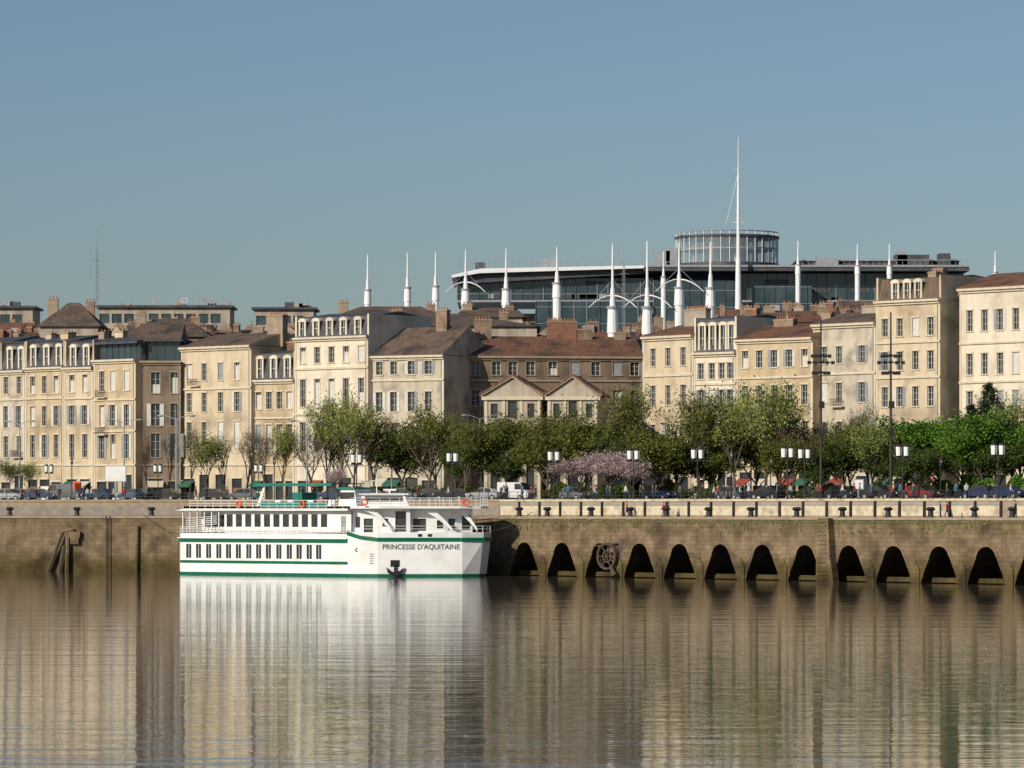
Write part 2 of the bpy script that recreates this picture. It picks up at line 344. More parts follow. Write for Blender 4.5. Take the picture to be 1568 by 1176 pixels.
def pillbox_roof(u0,u1,d,v,nd=2):
    E=empty('flat_roofed_office_block',(X(u0,d),d,G)); L=X(u1,d)-X(u0,d); H=Z(v,d)-G; w=MB()
    ops=[(k*2.4+.3,k*2.4+2.2,H-3,H-1.2) for k in range(int(L/2.4))]; wallgrid(w,0,L,0,H,ops,GREY,back=tglass); w.box(0,L,.3,12,0,H-.1,GREY); w.obj('walls',E)
    r=MB(); r.box(-.6,L+.6,-.8,12.5,H+.01,H+.45,slate); 
    for k in range(nd):
        x=R.uniform(1,L-1); r.tube((x,5,H),(x,5,H+1.2),.05,.05,5,zinc)
        q=Vector((R.uniform(-.6,.2),-1,.45)).normalized(); c=Vector((x,4.8,H+1.5)); r.tube(c,c+q*.28,.15,.7,14,zinc); r.tube(c+q*.2,c+q*.9,.03,.03,4,zinc)
    for k in range(4):
        x=R.uniform(1,L-1); r.box(x-.9,x+.9,6,8,H+.45,H+R.uniform(.9,1.8),R.choice([zinc,GREY,slate]))
    r.tube((L*.7,5,H),(L*.7,5,H+3.5),.05,.03,5,zinc)
    r.obj('roof_with_dishes',E)
pillbox_roof(150,352,760,471,5); pillbox_roof(390,480,760,474,0); pillbox_roof(-40,50,760,472,0)
def antenna(u,vt,d,name='lattice_antenna'):
    E=empty(name,(X(u,d),d,G)); m=MB(); H=Z(vt,d)-G; b=H-14
    for a in range(3):
        q=a*2.094; m.tube((.5*math.cos(q),.5*math.sin(q),0),(.18*math.cos(q),.18*math.sin(q),H-4),.07,.05,4,zinc)
    for k in range(14):
        z=b+k*.75; m.tube((-.35,0,z),(.35,0,z+.7),.03,.03,3,zinc); m.tube((.35,0,z),(-.35,0,z+.7),.03,.03,3,zinc)
    m.tube((0,0,H-4),(0,0,H),.06,.03,5,zinc); m.tube((-.8,0,H-6),(.8,0,H-6),.05,.05,4,zinc); m.obj('lattice',E)
antenna(148,350,740); antenna(955,372,760)
# ---------------------------------------------------------------- modern glass building + rotunda
clear=bpy.data.materials.new('clear_facade_glass'); clear.use_nodes=True
cb_=clear.node_tree.nodes['Principled BSDF']; cb_.inputs['Base Color'].default_value=(.25,.34,.38,1); cb_.inputs['Roughness'].default_value=.08; cb_.inputs['Alpha'].default_value=.42
def modern():
    d=800; s=d/F; E=empty('modern_glass_office_building',(0,d,G)); zz=lambda v:Z(v,d)-G; xx=lambda u:X(u,d)
    g=MB(); fr=MB()
    def glassblock(u0,u1,vt,vb,y0,y1,step,mm=tglass,bar=.12):
        g.box(xx(u0),xx(u1),y0,y1,zz(vb),zz(vt),mm)
        x=xx(u0)
        while x<=xx(u1): fr.box(x-bar/2,x+bar/2,y0-.22,y0-.01,zz(vb),zz(vt),zinc if R.random()<.4 else slate); x+=step
        z=zz(vb)+1.6
        while z<zz(vt): fr.box(xx(u0),xx(u1),y0-.15,y0-.012,z-.05,z+.05,zinc); z+=3.4
    glassblock(700,1000,426,462,0,30,2.2); glassblock(820,990,463,560,-4,25,2.6)
    glassblock(1000,1130,430,560,-2,30,2.4); glassblock(1130,1475,418,475,0,30,2.0); glassblock(1150,1240,440,530,-5,-.5,2.2)
    for k in range(34):
        u=R.uniform(702,1460); v=R.choice([430,440,450]) if u<1000 else R.choice([428,440,455]); fr.box(xx(u),xx(u)+R.uniform(1,5),-.1,-.03,zz(v+7),zz(v),R.choice([zinc,slate,slate]))
    g.box(xx(560),xx(1600),6,40,0,zz(478),GREY)
    fr.prism([(xx(692),zz(423)),(xx(735),zz(413)),(xx(1000),zz(408)),(xx(1000),zz(412)),(xx(735),zz(420)),(xx(692),zz(427))],-4,32,wmetal,'y')
    fr.prism([(xx(700),zz(427)),(xx(735),zz(420.3)),(xx(1000),zz(412.3)),(xx(1000),zz(419)),(xx(702),zz(436))],-2.5,30,slate,'y')
    fr.box(xx(985),xx(1480),-5,32,zz(417),zz(409),slate); fr.box(xx(985),xx(1480),-5.2,-4.9,zz(411),zz(408),zinc)
    fr.box(xx(700),xx(1480),-1.2,-.6,zz(463),zz(460),zinc)
    for u in range(705,1480,9):
        if not 1030<u<1200: fr.tube((xx(u),-3,zz(411)),(xx(u),-3,zz(402)),.05,.05,4,zinc)
    fr.box(xx(735),xx(1035),-3.05,-2.95,zz(403),zz(402),zinc); fr.box(xx(1200),xx(1480),-3.05,-2.95,zz(400),zz(399),zinc)
    for u,v,wd in ((735,400,1),(840,394,1.5),(1015,382,1.6),(1030,378,1.2),(1270,392,2.2),(1385,384,1),(1400,388,3.5),(1450,386,1.2)):
        fr.box(xx(u)-wd,xx(u)+wd,4,8,zz(412),zz(v),R.choice([zinc,slate,zinc]))
    g.box(xx(1230),xx(1475),8,28,zz(409),zz(396),slate); fr.box(xx(1225),xx(1478),7.5,28.5,zz(396),zz(393.5),zinc)
    cx=xx(1117); r0=xx(1197)-cx; cy=9
    def ring(r,z0,z1,mm,mb,n=40):
        A=[(cx+r*math.cos(2*math.pi*k/n),cy+r*math.sin(2*math.pi*k/n)) for k in range(n)]
        mb.prism(A,z0,z1,mm,'z')
    def shell(r,z0,z1,mm,mb,n=48):
        for k in range(n):
            a0,a1=2*math.pi*k/n,2*math.pi*(k+1)/n
            p=(cx+r*math.cos(a0),cy+r*math.sin(a0)); q=(cx+r*math.cos(a1),cy+r*math.sin(a1)); mb.face([(p[0],p[1],z0),(q[0],q[1],z0),(q[0],q[1],z1),(p[0],p[1],z1)],mm)
    shell(r0-.25,zz(401),zz(361),clear,g); ring(r0*.42,zz(403),zz(362),wmetal,g); ring(r0*.9,zz(380),zz(377.5),wmetal,fr); ring(r0+.15,zz(361.5),zz(358.5),slate,fr); ring(r0+.1,zz(406),zz(401),slate,fr)
    n=36
    for k in range(n):
        a=2*math.pi*k/n; x,y=cx+r0*.985*math.cos(a),cy+r0*.985*math.sin(a); fr.tube((x,y,zz(403)),(x,y,zz(353)),.09,.09,4,wmetal)
        a2=2*math.pi*(k+1)/n; x2,y2=cx+r0*.985*math.cos(a2),cy+r0*.985*math.sin(a2); fr.tube((x,y,zz(353)),(x2,y2,zz(353)),.12,.12,4,zinc); fr.tube((x,y,zz(378)),(x2,y2,zz(378)),.09,.09,4,zinc)
    for k in range(9): a=2*math.pi*k/9; x,y=cx+r0*.7*math.cos(a),cy+r0*.7*math.sin(a); fr.tube((x,y,zz(403)),(x,y,zz(361)),.25,.25,8,wmetal)
    g.obj('curtain_glass',E); fr.obj('frames_and_roof_slabs',E)
    S=empty('radio_spire',(xx(1127),d-8,G)); m=MB(); 
    m.tube((0,0,zz(470)),(0,0,zz(400)),.65,.5,10,wmetal); m.tube((0,0,zz(400)),(0,0,zz(300)),.38,.26,8,wmetal); m.tube((0,0,zz(300)),(0,0,zz(265)),.24,.14,8,wmetal); m.tube((0,0,zz(265)),(0,0,zz(215)),.12,.05,6,wmetal)
    m.tube((-1.2,0,zz(345)),(1.2,0,zz(345)),.08,.08,4,wmetal); m.tube((-.9,0,zz(265)),(.6,0,zz(262)),.06,.06,4,wmetal)
    m.tube((-2.5,0,zz(348)),(0,0,zz(270)),.05,.05,4,wmetal); m.tube((0,0,0),(0,0,zz(470)),.8,.65,10,wmetal)
    m.obj('mast',S)
modern()
def white_mast(u,vt,vb,d,thick=1.,arm=0):
    s=d/F; E=empty('white_stay_mast',(X(u,d),d,G)); m=MB(); z=lambda v:Z(v,d)-G
    H=vb-vt
    m.tube((0,0,0),(0,0,z(vb)),.8*thick,.8*thick,10,wmetal)
    m.tube((0,0,z(vb)),(0,0,z(vb-H*.28)),.95*thick,.8*thick,12,wmetal); m.tube((0,0,z(vb-H*.28)),(0,0,z(vb-H*.5)),.5*thick,.34*thick,10,wmetal)
    m.tube((0,0,z(vb-H*.5)),(0,0,z(vt)),.24*thick,.10,8,wmetal)
    m.tube((0,0,z(vb-H*.27)),(0,0,z(vb-H*.30)),1.0*thick,1.0*thick,12,zinc)
    for sg in (-1,1):
        if arm: 
            zA=z(vb-H*.42); pr=(0,0,zA)
            for k in range(1,5): q=(sg*k*.95,-k*.4,zA-.28*k*k*.45); m.tube(pr,q,.16-.02*k,.14-.02*k,5,wmetal); pr=q
            m.tube((0,0,z(vb-H*.6)),pr,.035,.035,4,zinc)
    m.obj('mast',E,smooth=False)
    return E
for u,vt,vb,t,ar in ((563,390,466,.75,0),(624,387,462,.75,0),(667,385,460,.75,0),(713,382,468,.95,1),(775,380,468,.95,0),(853,378,456,1.,0),(938,373,510,1.15,1),(991,369,512,1.15,1),(1040,372,468,1.05,1),(1088,370,470,1.05,0),(1016,385,440,.6,0),(1222,369,420,.6,0),(1313,374,420,.6,0),(1362,373,420,.6,0),(1524,384,430,.6,0)):
    white_mast(u,vt,vb,620 if u in(938,991,1040,1088) else 745,t*(.83 if u in(938,991,1040,1088) else 1),ar)
# ---------------------------------------------------------------- water, ground, quay
def plane(name,pts,z,mat):
    m=MB(); m.face([(x,y,0) for x,y in pts],mat); return m.obj(name,loc=(0,0,z))
wm=bpy.data.materials.new('river_water'); wm.use_nodes=True; nt=wm.node_tree; b=nt.nodes['Principled BSDF']
b.inputs['Base Color'].default_value=(.115,.095,.068,1); b.inputs['Roughness'].default_value=.022; b.inputs['IOR'].default_value=1.34
tc=nt.nodes.new('ShaderNodeTexCoord')
def nz(scale,sx,sy,det=3):
    mp=nt.nodes.new('ShaderNodeMapping'); mp.inputs['Scale'].default_value=(sx,sy,1); nt.links.new(tc.outputs['Object'],mp.inputs[0])
    n=nt.nodes.new('ShaderNodeTexNoise'); n.inputs['Scale'].default_value=scale; n.inputs['Detail'].default_value=det; nt.links.new(mp.outputs[0],n.inputs['Vector']); return n
n1=nz(2.2,.35,1.0,3); n2=nz(.12,.3,1.0,3); n3=nz(.4,.4,1.2,2)
bb=[]
for n_,dist in ((n2,.04),(n3,.018),(n1,.008)):
    q=nt.nodes.new('ShaderNodeBump'); q.inputs['Strength'].default_value=1; q.inputs['Distance'].default_value=dist; nt.links.new(n_.outputs[0],q.inputs['Height'])
    if bb: nt.links.new(bb[-1].outputs[0],q.inputs['Normal'])
    bb.append(q)
nt.links.new(bb[-1].outputs[0],b.inputs['Normal'])
plane('river_water',[(-3000,-1500),(3000,-1500),(3000,700),(-3000,700)],0,wm)
Q=[(-3000,560),(-110,522),(-66.9,512),(-44,506.5),(-20,500),(-1.5,481.5),(54.9,420),(110,360),(400,50),(3000,50)]
OF=6.5
def qd(u):
    for (ax,ay),(bx,by) in zip(Q[:-1],Q[1:]):
        k=(u-CU)/F; den=(bx-ax)-k*(by-ay)
        if abs(den)<1e-9: continue
        t=(k*ay-ax)/den
        if 0<=t<=1: return ay+t*(by-ay)
    return 500
up=[(x,y+OF) for x,y in Q]
plane('ground',up+[(3000,7000),(-3000,7000)],G,asphalt)
plane('lower_quay_pavement',Q+[(x,y+.3) for x,y in up[::-1]],LQ,paving)
plane('promenade_pavement',up+[(x,y+9) for x,y in up[::-1]],G+.004,paving)
m=MB()
for (a,b_) in zip(up[1:8],up[2:9]):
    for off,w_,h,mt in ((9,.25,.12,trimd),):
        m.face([(a[0],a[1]+off,G+.12),(b_[0],b_[1]+off,G+.12),(b_[0],b_[1]+off+w_,G+.12),(a[0],a[1]+off+w_,G+.12)],mt)
        m.face([(a[0],a[1]+off,G),(b_[0],b_[1]+off,G),(b_[0],b_[1]+off,G+.12),(a[0],a[1]+off,G+.12)],mt)
        m.face([(a[0],a[1]+off+w_,G),(b_[0],b_[1]+off+w_,G),(b_[0],b_[1]+off+w_,G+.12),(a[0],a[1]+off+w_,G+.12)],mt)
m.obj('kerb')
m=MB()
for (a,b_) in zip(up[1:7],up[2:8]):
    A=Vector((*a,0));B=Vector((*b_,0)); L=(B-A).length; e=(B-A)/L; k=0
    while k<L-3:
        p=A+e*k+Vector((0,16,0)); q=p+e*2.5; m.face([(p.x,p.y,G+.006),(q.x,q.y,G+.006),(q.x,q.y+.15,G+.006),(p.x,p.y+.15,G+.006)],road_white); k+=5
m.obj('road_lane_marking')
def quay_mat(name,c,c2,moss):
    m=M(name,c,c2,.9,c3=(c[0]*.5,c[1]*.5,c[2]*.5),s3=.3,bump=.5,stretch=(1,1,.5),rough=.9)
    nt=m.node_tree; b=nt.nodes['Principled BSDF']; src=b.inputs['Base Color'].links[0].from_socket
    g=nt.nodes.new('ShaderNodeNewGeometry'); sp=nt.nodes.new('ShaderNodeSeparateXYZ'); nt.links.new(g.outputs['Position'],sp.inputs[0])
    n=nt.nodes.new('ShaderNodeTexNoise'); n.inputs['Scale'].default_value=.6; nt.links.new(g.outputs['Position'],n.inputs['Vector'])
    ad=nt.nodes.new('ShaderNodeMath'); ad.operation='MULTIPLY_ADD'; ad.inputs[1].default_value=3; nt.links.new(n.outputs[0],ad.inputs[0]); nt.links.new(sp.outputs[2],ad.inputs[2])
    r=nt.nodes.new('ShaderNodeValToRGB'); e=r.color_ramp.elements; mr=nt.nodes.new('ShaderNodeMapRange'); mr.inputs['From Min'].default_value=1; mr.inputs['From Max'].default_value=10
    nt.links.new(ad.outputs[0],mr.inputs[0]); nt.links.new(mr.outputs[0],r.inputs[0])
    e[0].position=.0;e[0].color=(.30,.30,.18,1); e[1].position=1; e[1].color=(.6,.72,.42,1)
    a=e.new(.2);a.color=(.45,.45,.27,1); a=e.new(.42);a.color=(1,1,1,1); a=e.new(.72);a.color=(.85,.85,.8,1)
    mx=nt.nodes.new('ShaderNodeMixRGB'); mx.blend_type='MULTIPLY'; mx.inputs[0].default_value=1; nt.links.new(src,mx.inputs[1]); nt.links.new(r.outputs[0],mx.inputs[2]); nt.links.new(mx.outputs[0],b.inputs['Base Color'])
    bk=nt.nodes.new('ShaderNodeTexBrick'); bk.inputs['Scale'].default_value=1.; bk.inputs['Brick Width'].default_value=1.1; bk.inputs['Row Height'].default_value=.5; bk.inputs['Mortar Size'].default_value=.03
    bk.inputs['Color1'].default_value=(1,1,1,1); bk.inputs['Color2'].default_value=(.66,.66,.66,1); bk.inputs['Mortar'].default_value=(.45,.45,.45,1)
    tcx=nt.nodes.new('ShaderNodeTexCoord'); s2=nt.nodes.new('ShaderNodeSeparateXYZ'); cb=nt.nodes.new('ShaderNodeCombineXYZ'); nt.links.new(tcx.outputs['Object'],s2.inputs[0]); nt.links.new(s2.outputs[0],cb.inputs[0]); nt.links.new(s2.outputs[2],cb.inputs[1]); nt.links.new(cb.outputs[0],bk.inputs['Vector'])
    m2=nt.nodes.new('ShaderNodeMixRGB'); m2.blend_type='MULTIPLY'; m2.inputs[0].default_value=.7; nt.links.new(mx.outputs[0],m2.inputs[1]); nt.links.new(bk.outputs[0],m2.inputs[2]); nt.links.new(m2.outputs[0],b.inputs['Base Color'])
    return m
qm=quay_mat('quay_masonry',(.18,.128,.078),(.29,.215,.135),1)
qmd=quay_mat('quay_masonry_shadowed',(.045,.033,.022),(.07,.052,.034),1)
moss=M('moss_and_grass',(.07,.09,.025),(.14,.14,.05),3)
def seg_frame(a,b_,z=0): return math.atan2(b_[1]-a[1],b_[0]-a[0]),math.hypot(b_[0]-a[0],b_[1]-a[1])
E=empty('stone_quay_wall',(Q[1][0],Q[1][1],0))
for i,(a,b_) in enumerate(zip(Q[:-1],Q[1:])):
    if i in(5,6): continue
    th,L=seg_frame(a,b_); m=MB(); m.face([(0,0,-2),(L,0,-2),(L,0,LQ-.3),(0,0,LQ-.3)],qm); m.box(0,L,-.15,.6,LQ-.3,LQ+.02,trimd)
    o=m.obj('wall_face',E); o.location=(a[0]-Q[1][0],a[1]-Q[1][1],0); o.rotation_euler=(0,0,th)
a,b_=Q[5],Q[6]; th,L=seg_frame(a,b_); L2=L+math.hypot(Q[7][0]-Q[6][0],Q[7][1]-Q[6][1])
E=empty('arcaded_quay_wall',(a[0],a[1],0),th)
def s_of(u):
    k=(u-CU)/F; ex,ey=math.cos(th),math.sin(th); return (k*a[1]-a[0])/(ex-k*ey)
s0=s_of(803); bw=(s_of(1510)-s0)/11; m=MB(); TH=4.1
prof=[]; hw0=bw*.41; r=bw*.20
prof+= [(hw0,-1),(bw*.40,0.),(bw*.345,1.1),(bw*.27,2.1),(r*1.06,TH-r*.85)]
for k in range(1,7): an=math.pi/2*k/6; prof.append((r*math.cos(an)**1.1 if k<6 else 0,TH-r*.85+r*.85*math.sin(an)))
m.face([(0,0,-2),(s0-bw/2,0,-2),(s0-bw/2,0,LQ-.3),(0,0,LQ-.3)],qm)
n=0; s=s0; stone=MB()
while s+bw/2<L2:
    x0,x1=s-bw/2,s+bw/2
    for sg in(-1,1):
        bx=x0 if sg<0 else x1
        for (h0,z0),(h1,z1) in zip(prof[:-1],prof[1:]):
            m.face([(bx,0,z0),(s+sg*h0,0,z0),(s+sg*h1,0,z1),(bx,0,z1)],qm)
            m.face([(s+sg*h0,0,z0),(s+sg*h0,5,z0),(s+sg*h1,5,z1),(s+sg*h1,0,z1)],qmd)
        m.face([(bx,0,-2),(s+sg*hw0,0,-2),(s+sg*hw0,0,-1),(bx,0,-1)],qm)
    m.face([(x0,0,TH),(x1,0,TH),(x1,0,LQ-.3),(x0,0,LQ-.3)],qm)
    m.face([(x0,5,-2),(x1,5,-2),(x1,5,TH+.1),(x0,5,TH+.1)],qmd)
    m.box(s-hw0,s+hw0,1.6,2.0,.1,.62,qm)
    for k in range(4,len(prof)-1):
        for sg in(-1,1):
            (h0,z0),(h1,z1)=prof[k],prof[k+1]; c0=TH-r*.85
            o0=(h0*1.22,c0+(z0-c0)*1.28); o1=(h1*1.22,c0+(z1-c0)*1.28)
            stone.face([(s+sg*h0,-.06,z0),(s+sg*o0[0],-.06,o0[1]),(s+sg*o1[0],-.06,o1[1]),(s+sg*h1,-.06,z1)],qm)
            stone.face([(s+sg*o0[0],-.06,o0[1]),(s+sg*o0[0],0,o0[1]),(s+sg*o1[0],0,o1[1]),(s+sg*o1[0],-.06,o1[1])],qm)
    stone.prism([(x1-bw*.08,-2),(x1-bw*.085,1.6),(x1,2.5),(x1+bw*.085,1.6),(x1+bw*.08,-2)],-.16,-.01,qm,'y')
    s+=bw; n+=1
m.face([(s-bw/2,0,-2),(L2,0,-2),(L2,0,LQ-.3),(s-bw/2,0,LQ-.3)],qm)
m.obj('arches',E); stone.box(0,L2,-.15,.6,LQ-.3,LQ+.02,trimd); stone.box(0,L2,-.07,-.01,LQ-.62,LQ-.5,moss)
for k in range(420):
    x=R.uniform(0,L2); z=LQ-.3-R.random()**2*1.6; w_=R.uniform(.15,.7); stone.face([(x,-.1,z),(x+w_,-.13,z-.1),(x+w_*.7,-.1,z+R.uniform(.1,.35)),(x+.1,-.12,z+.3)],moss)
stone.obj('voussoirs_and_buttresses',E)
def arcpos(s,y,z): return (a[0]+math.cos(th)*s-math.sin(th)*y, a[1]+math.sin(th)*s+math.cos(th)*y, z)
E=empty('iron_mooring_wheel',arcpos(s_of(935),-.7,Z(852,qd(935))),th); m=MB()
m.torus((0,0,0),1.5,.16,wood,20,6); m.torus((0,.35,0),1.5,.14,wood,20,6); m.torus((0,.1,0),.7,.12,wood,14,6)
for k in range(6): q=k*math.pi/3; m.tube((0,0,0),(1.5*math.cos(q),0,1.5*math.sin(q)),.08,.08,5,wood)
m.tube((.9,-.1,-1.2),(1.6,-.2,-2.3),.2,.35,7,wood); m.tube((-1.6,0,1.2),(1.4,.3,1.6),.12,.12,5,wood)
m.obj('wheel',E)
E=empty('stone_quay_stair',arcpos(s_of(1268),0,0),th); m=MB()
m.prism([(-1.0,-1),(1.9,-1),(1.2,2.8),(.9,LQ-.1),(-.7,LQ-.1),(-.9,2.8)],-1.0,-.02,qm,'y')
for k in range(14): z=.2+k*.5; m.box(-.65,.8-(.02*k),-1.12,-1.0,z,z+.13,qm)
m.obj('buttress_steps',E)
def wallpos(u,off=.0): d=qd(u)-off; return (X(u,d),d)
for u,k in ((98,1),(208,0)):
    x,y=wallpos(u,.6); E=empty('timber_fender' ,(x,y,0),math.radians(-13)); m=MB()
    if k:
        m.tube((-2.4,0,-.5),(-.1,-.1,5.2),.26,.22,6,wood); m.tube((.4,0,-.5),(.5,0,5.0),.30,.26,6,qm); m.tube((-.7,-.1,-.5),(.1,-.1,3.4),.28,.28,6,wood)
        m.box(.3,2.2,-.1,.5,4.4,5.2,qm); m.box(.9,2.0,-.1,.5,3.6,4.4,qm); m.tube((-.3,-.2,5.2),(1.2,.1,5.5),.22,.22,6,qm)
    else:
        m.tube((.0,.2,-.5),(.1,.2,6.0),.22,.2,6,qm)
    m.obj('piles',E)
x,y=wallpos(165,.3); E=empty('iron_quay_ladder',(x,y,0),math.radians(-13)); m=MB()
for sx in(-.25,.25): m.box(sx-.04,sx+.04,0,.08,-.5,LQ,iron)
for k in range(22): m.tube((-.25,.04,k*.33),(.25,.04,k*.33),.025,.025,4,iron)
m.obj('ladder',E)
# ---------------------------------------------------------------- terrace wall with parapet
def terrace(i0,i1,nm,style):
    E=empty(nm,(up[i0][0],up[i0][1],0))
    for (a_,c_) in zip(up[i0:i1],up[i0+1:i1+1]):
        t_,L_=seg_frame(a_,c_); m=MB(); 
        m.face([(0,0,LQ),(L_,0,LQ),(L_,0,G),(0,0,G)],trimd)
        m.box(0,L_,-.12,.3,G-.22,G+.02,quaycream if style else trimd)
        k=.2
        while k<L_-3 and style:
            w_=3.2; m.box(k,k+w_,-.1,-.002,LQ+.15,G-.75,quaycream); m.box(k,k+w_,-.06,-.002,G-.68,G-.3,paving)
            m.box(k+w_+.12,k+w_+.38,-.2,-.002,LQ,G-.23,dark)
            k+=w_+.5
        if not style:
            m.box(0,L_,-.08,-.002,LQ+.1,G-.8,M_mauve); 
        k=0
        while k<L_:
            m.box(k,k+.06,.02,.08,G,G+1.0,iron); k+=1.6
        for zz in (.45,.95): m.box(0,L_,.03,.07,G+zz,G+zz+.05,iron)
        o=m.obj('parapet_panels',E); o.location=(a_[0]-up[i0][0],a_[1]-up[i0][1],0); o.rotation_euler=(0,0,t_)
M_mauve=M('weathered_wall',(.20,.17,.15),(.29,.25,.21),.8)
terrace(0,5,'terrace_retaining_wall',False); terrace(5,8,'terrace_parapet_wall',True)
bm=MB(); bm.tube((0,0,0),(0,0,.08),.42,.42,12,iron); bm.tube((0,0,.08),(0,0,.55),.26,.22,12,iron); bm.tube((0,0,.55),(0,0,.72),.22,.46,12,iron); bm.tube((0,0,.72),(0,0,.92),.46,.25,12,iron)
bme=bm.mesh('bollard'); 
for u in (-30,15,118,232,795,838,905,965,1020,1085,1150,1220,1290,1360,1425,1492,1550):
    d=qd(u)+1.0; e=empty('mooring_bollard',(X(u,d),d,LQ+.004),0,1.25); inst(bme,'cast_body',e)
# ---------------------------------------------------------------- passenger boat
def boat():
    S=Vector((-41.5,490.5,0)); C=Vector((-19.9,474.3,0)); P=[C,Vector((-18.3,473.2,0)),Vector((-16.2,472.6,0)),Vector((-6,472.6,0)),Vector((-3.4,473.6,0)),Vector((-2.5,475.4,0)),Vector((-2.9,478,0)),Vector((-8,482,0)),Vector((-20,489.5,0)),Vector((-36,499,0)),Vector((-38.5,498.5,0)),Vector((-41.8,493,0)),S]
    O=Vector((-22,484,0)); E=empty('river_cruise_boat',O)
    def frame_of(A,B):
        e=(B-A).normalized(); n=Vector((-e.y,e.x,0)); return Matrix(((e.x,n.x,0,A.x-O.x),(e.y,n.y,0,A.y-O.y),(0,0,1,0),(0,0,0,1))),(B-A).length
    h=MB(); w=MB(); g=MB(); rl=MB()
    T,L=frame_of(S,C)
    def su(u):
        k=(u-CU)/F; e=(C-S).normalized(); return (k*S.y-S.x)/(e.x-k*e.y)
    h.T=T; w.T=T; g.T=T; rl.T=T
    ops=[]
    for i,u in enumerate([289,304,319.5,335,350,365,381,396,411,427,443,458,473.5,488]):
        s=su(u); ops.append((s-.42,s+.42,2.05,3.8))
    wallgrid(h,0,L,-.6,4.5,ops,wpaint,depth=.12)
    h.box(0,L,-.08,-.003,1.45,1.78,green); h.box(-.1,L,-.1,-.003,4.05,4.5,green); h.box(0,L,-.06,-.004,-.2,.32,green)
    for o in ops: h.box((o[0]+o[1])/2-.03,(o[0]+o[1])/2+.03,.02,.09,o[2],o[3],wpaint)
    h.box(-.3,L,-.3,.0,4.5,4.62,wpaint); h.box(0,L,-.05,.02,4.62,5.15,wpaint)
    x=0
    while x<L: rl.box(x,x+.05,-.1,-.05,4.62,5.9,wpaint); x+=1.1
    for z in (5.3,5.5,5.7,5.88): rl.box(0,L,-.1,-.06,z,z+.05,wpaint)
    sa=su(338); sb=L; n=11; ops=[]
    for k in range(n):
        w0=(su(500)-sa-.3)/n; xx=sa+.35+k*w0; ops.append((xx,xx+w0*.66,5.95,7.5))
    T2=T@Matrix.Translation((0,.7,0)); w.T=T2
    wallgrid(w,sa,sb,4.6,8.0,ops,wpaint,depth=.12); w.box(sa,sb,.3,8,4.6,7.95,wpaint)
    w.box(sb-1.6,sb-.8,-.03,-.003,5.3,7.3,shutg)
    w.T=T
    for u in (279,290,301,312,323,334): s=su(u); w.box(s-.06,s+.06,.1,.22,4.6,8.0,wpaint)
    s1,s2=su(282),su(330); 
    for k in range(5): w.tube((s1,.3,5.9+k*.25),(s2,.3,5.9+k*.25+.4),.05,.05,4,wpaint)
    w.box(su(292),su(337),2,6,4.6,7.9,wpaint); w.box(su(298),su(330),1.95,2.0,5.9,7.4,glass)
    w.prism([(su(270),7.95),(L+.2,7.95),(L+.2,8.22),(su(285),8.22)],-.25,8.6,wpaint,'y')
    x=su(290)
    while x<L: rl.box(x,x+.05,.0,.05,8.2,9.25,wpaint); x+=1.3
    for z in (8.5,8.85,9.2): rl.box(su(290),L,.0,.04,z,z+.05,wpaint)
    rl.box(su(398),su(500),.1,.13,8.3,9.0,teal)
    for u in (388,412,450,478,500):
        s=su(u); rl.tube((s,1,8.2),(s,1,11.2),.07,.07,5,green); rl.tube((s,6.5,8.2),(s,6.5,11.2),.07,.07,5,green)
    rl.box(su(385),su(503),.6,7,11.2,11.32,teal); rl.box(su(385),su(503),.55,.62,10.95,11.25,teal)
    rl.prism([(su(384),8.25),(su(396),10.9),(su(399),10.9),(su(388),8.25)],.9,1.0,wpaint,'y')
    rl.box(su(432),su(446),2,5,8.2,10.2,teal)
    for u in (367,464): rl.torus((su(u),-.15,8.75),.36,.1,orange)
    for u in (405,425,455,470,488): s=su(u); rl.box(s-.5,s+.5,2,2.5,8.22,8.7,wpaint); rl.box(s-.5,s+.5,2.45,2.55,8.7,9.2,orange if u==470 else wpaint)
    s=su(515); w.prism([(s-1.4,8.22),(s+1.6,8.22),(s+1.2,10.6),(s-.9,10.6)],2,5,wpaint,'y'); w.box(s-1.0,s+1.2,1.9,1.995,9.4,10.2,glass)
    w.box(s-1.1,s+1.5,1.6,5.4,10.6,10.8,teal)
    # swept end of the green sheer stripe at the knuckle
    h.T=w.T=g.T=rl.T=None
    def off(p,z,inn=0.,cen=Vector((-12,480,0))):
        d=(cen-p); d.z=0; q=p+d.normalized()*inn; return (q.x-O.x,q.y-O.y,z)
    for A,B in zip(P[:-1],P[1:]):
        zs=[(-.6,.32,green),(.32,4.2,wpaint),(4.2,4.75,wpaint),(4.75,5.35,wpaint)]
        fl=lambda p: .7 if (p.x>-5 and p.y<479) else 0
        for z0,z1,mt in zs:
            k0=(1-max(z0,0)/5.3); k1=(1-max(z1,0)/5.3)
            h.face([off(A,z0,fl(A)*k0),off(B,z0,fl(B)*k0),off(B,z1,fl(B)*k1),off(A,z1,fl(A)*k1)],mt)
        sw=lambda p:.75*max(0,min(1,(-17.2-p.x)/2.7))**1.2 if p.y<476 and p.x>-20.1 else 0
        dz0,dz1=sw(A),sw(B)
        h.face([off(A,4.25+dz0,-.12),off(B,4.25+dz1,-.12),off(B,4.7+dz1,-.12),off(A,4.7+dz0,-.12)],green)
        h.face([off(A,4.7+dz0,-.12),off(B,4.7+dz1,-.12),off(B,4.7+dz1,.1),off(A,4.7+dz0,.1)],green)
    h.face([off(p,5.3,.2) for p in P[:-1]],wpaint)
    deck=[off(p,8.25,.4) for p in P]; 
    nP=len(P)
    for z,mt in ((8.22,wpaint),(8.5,wpaint)): h.face([(p[0],p[1],z) for p in deck],mt)
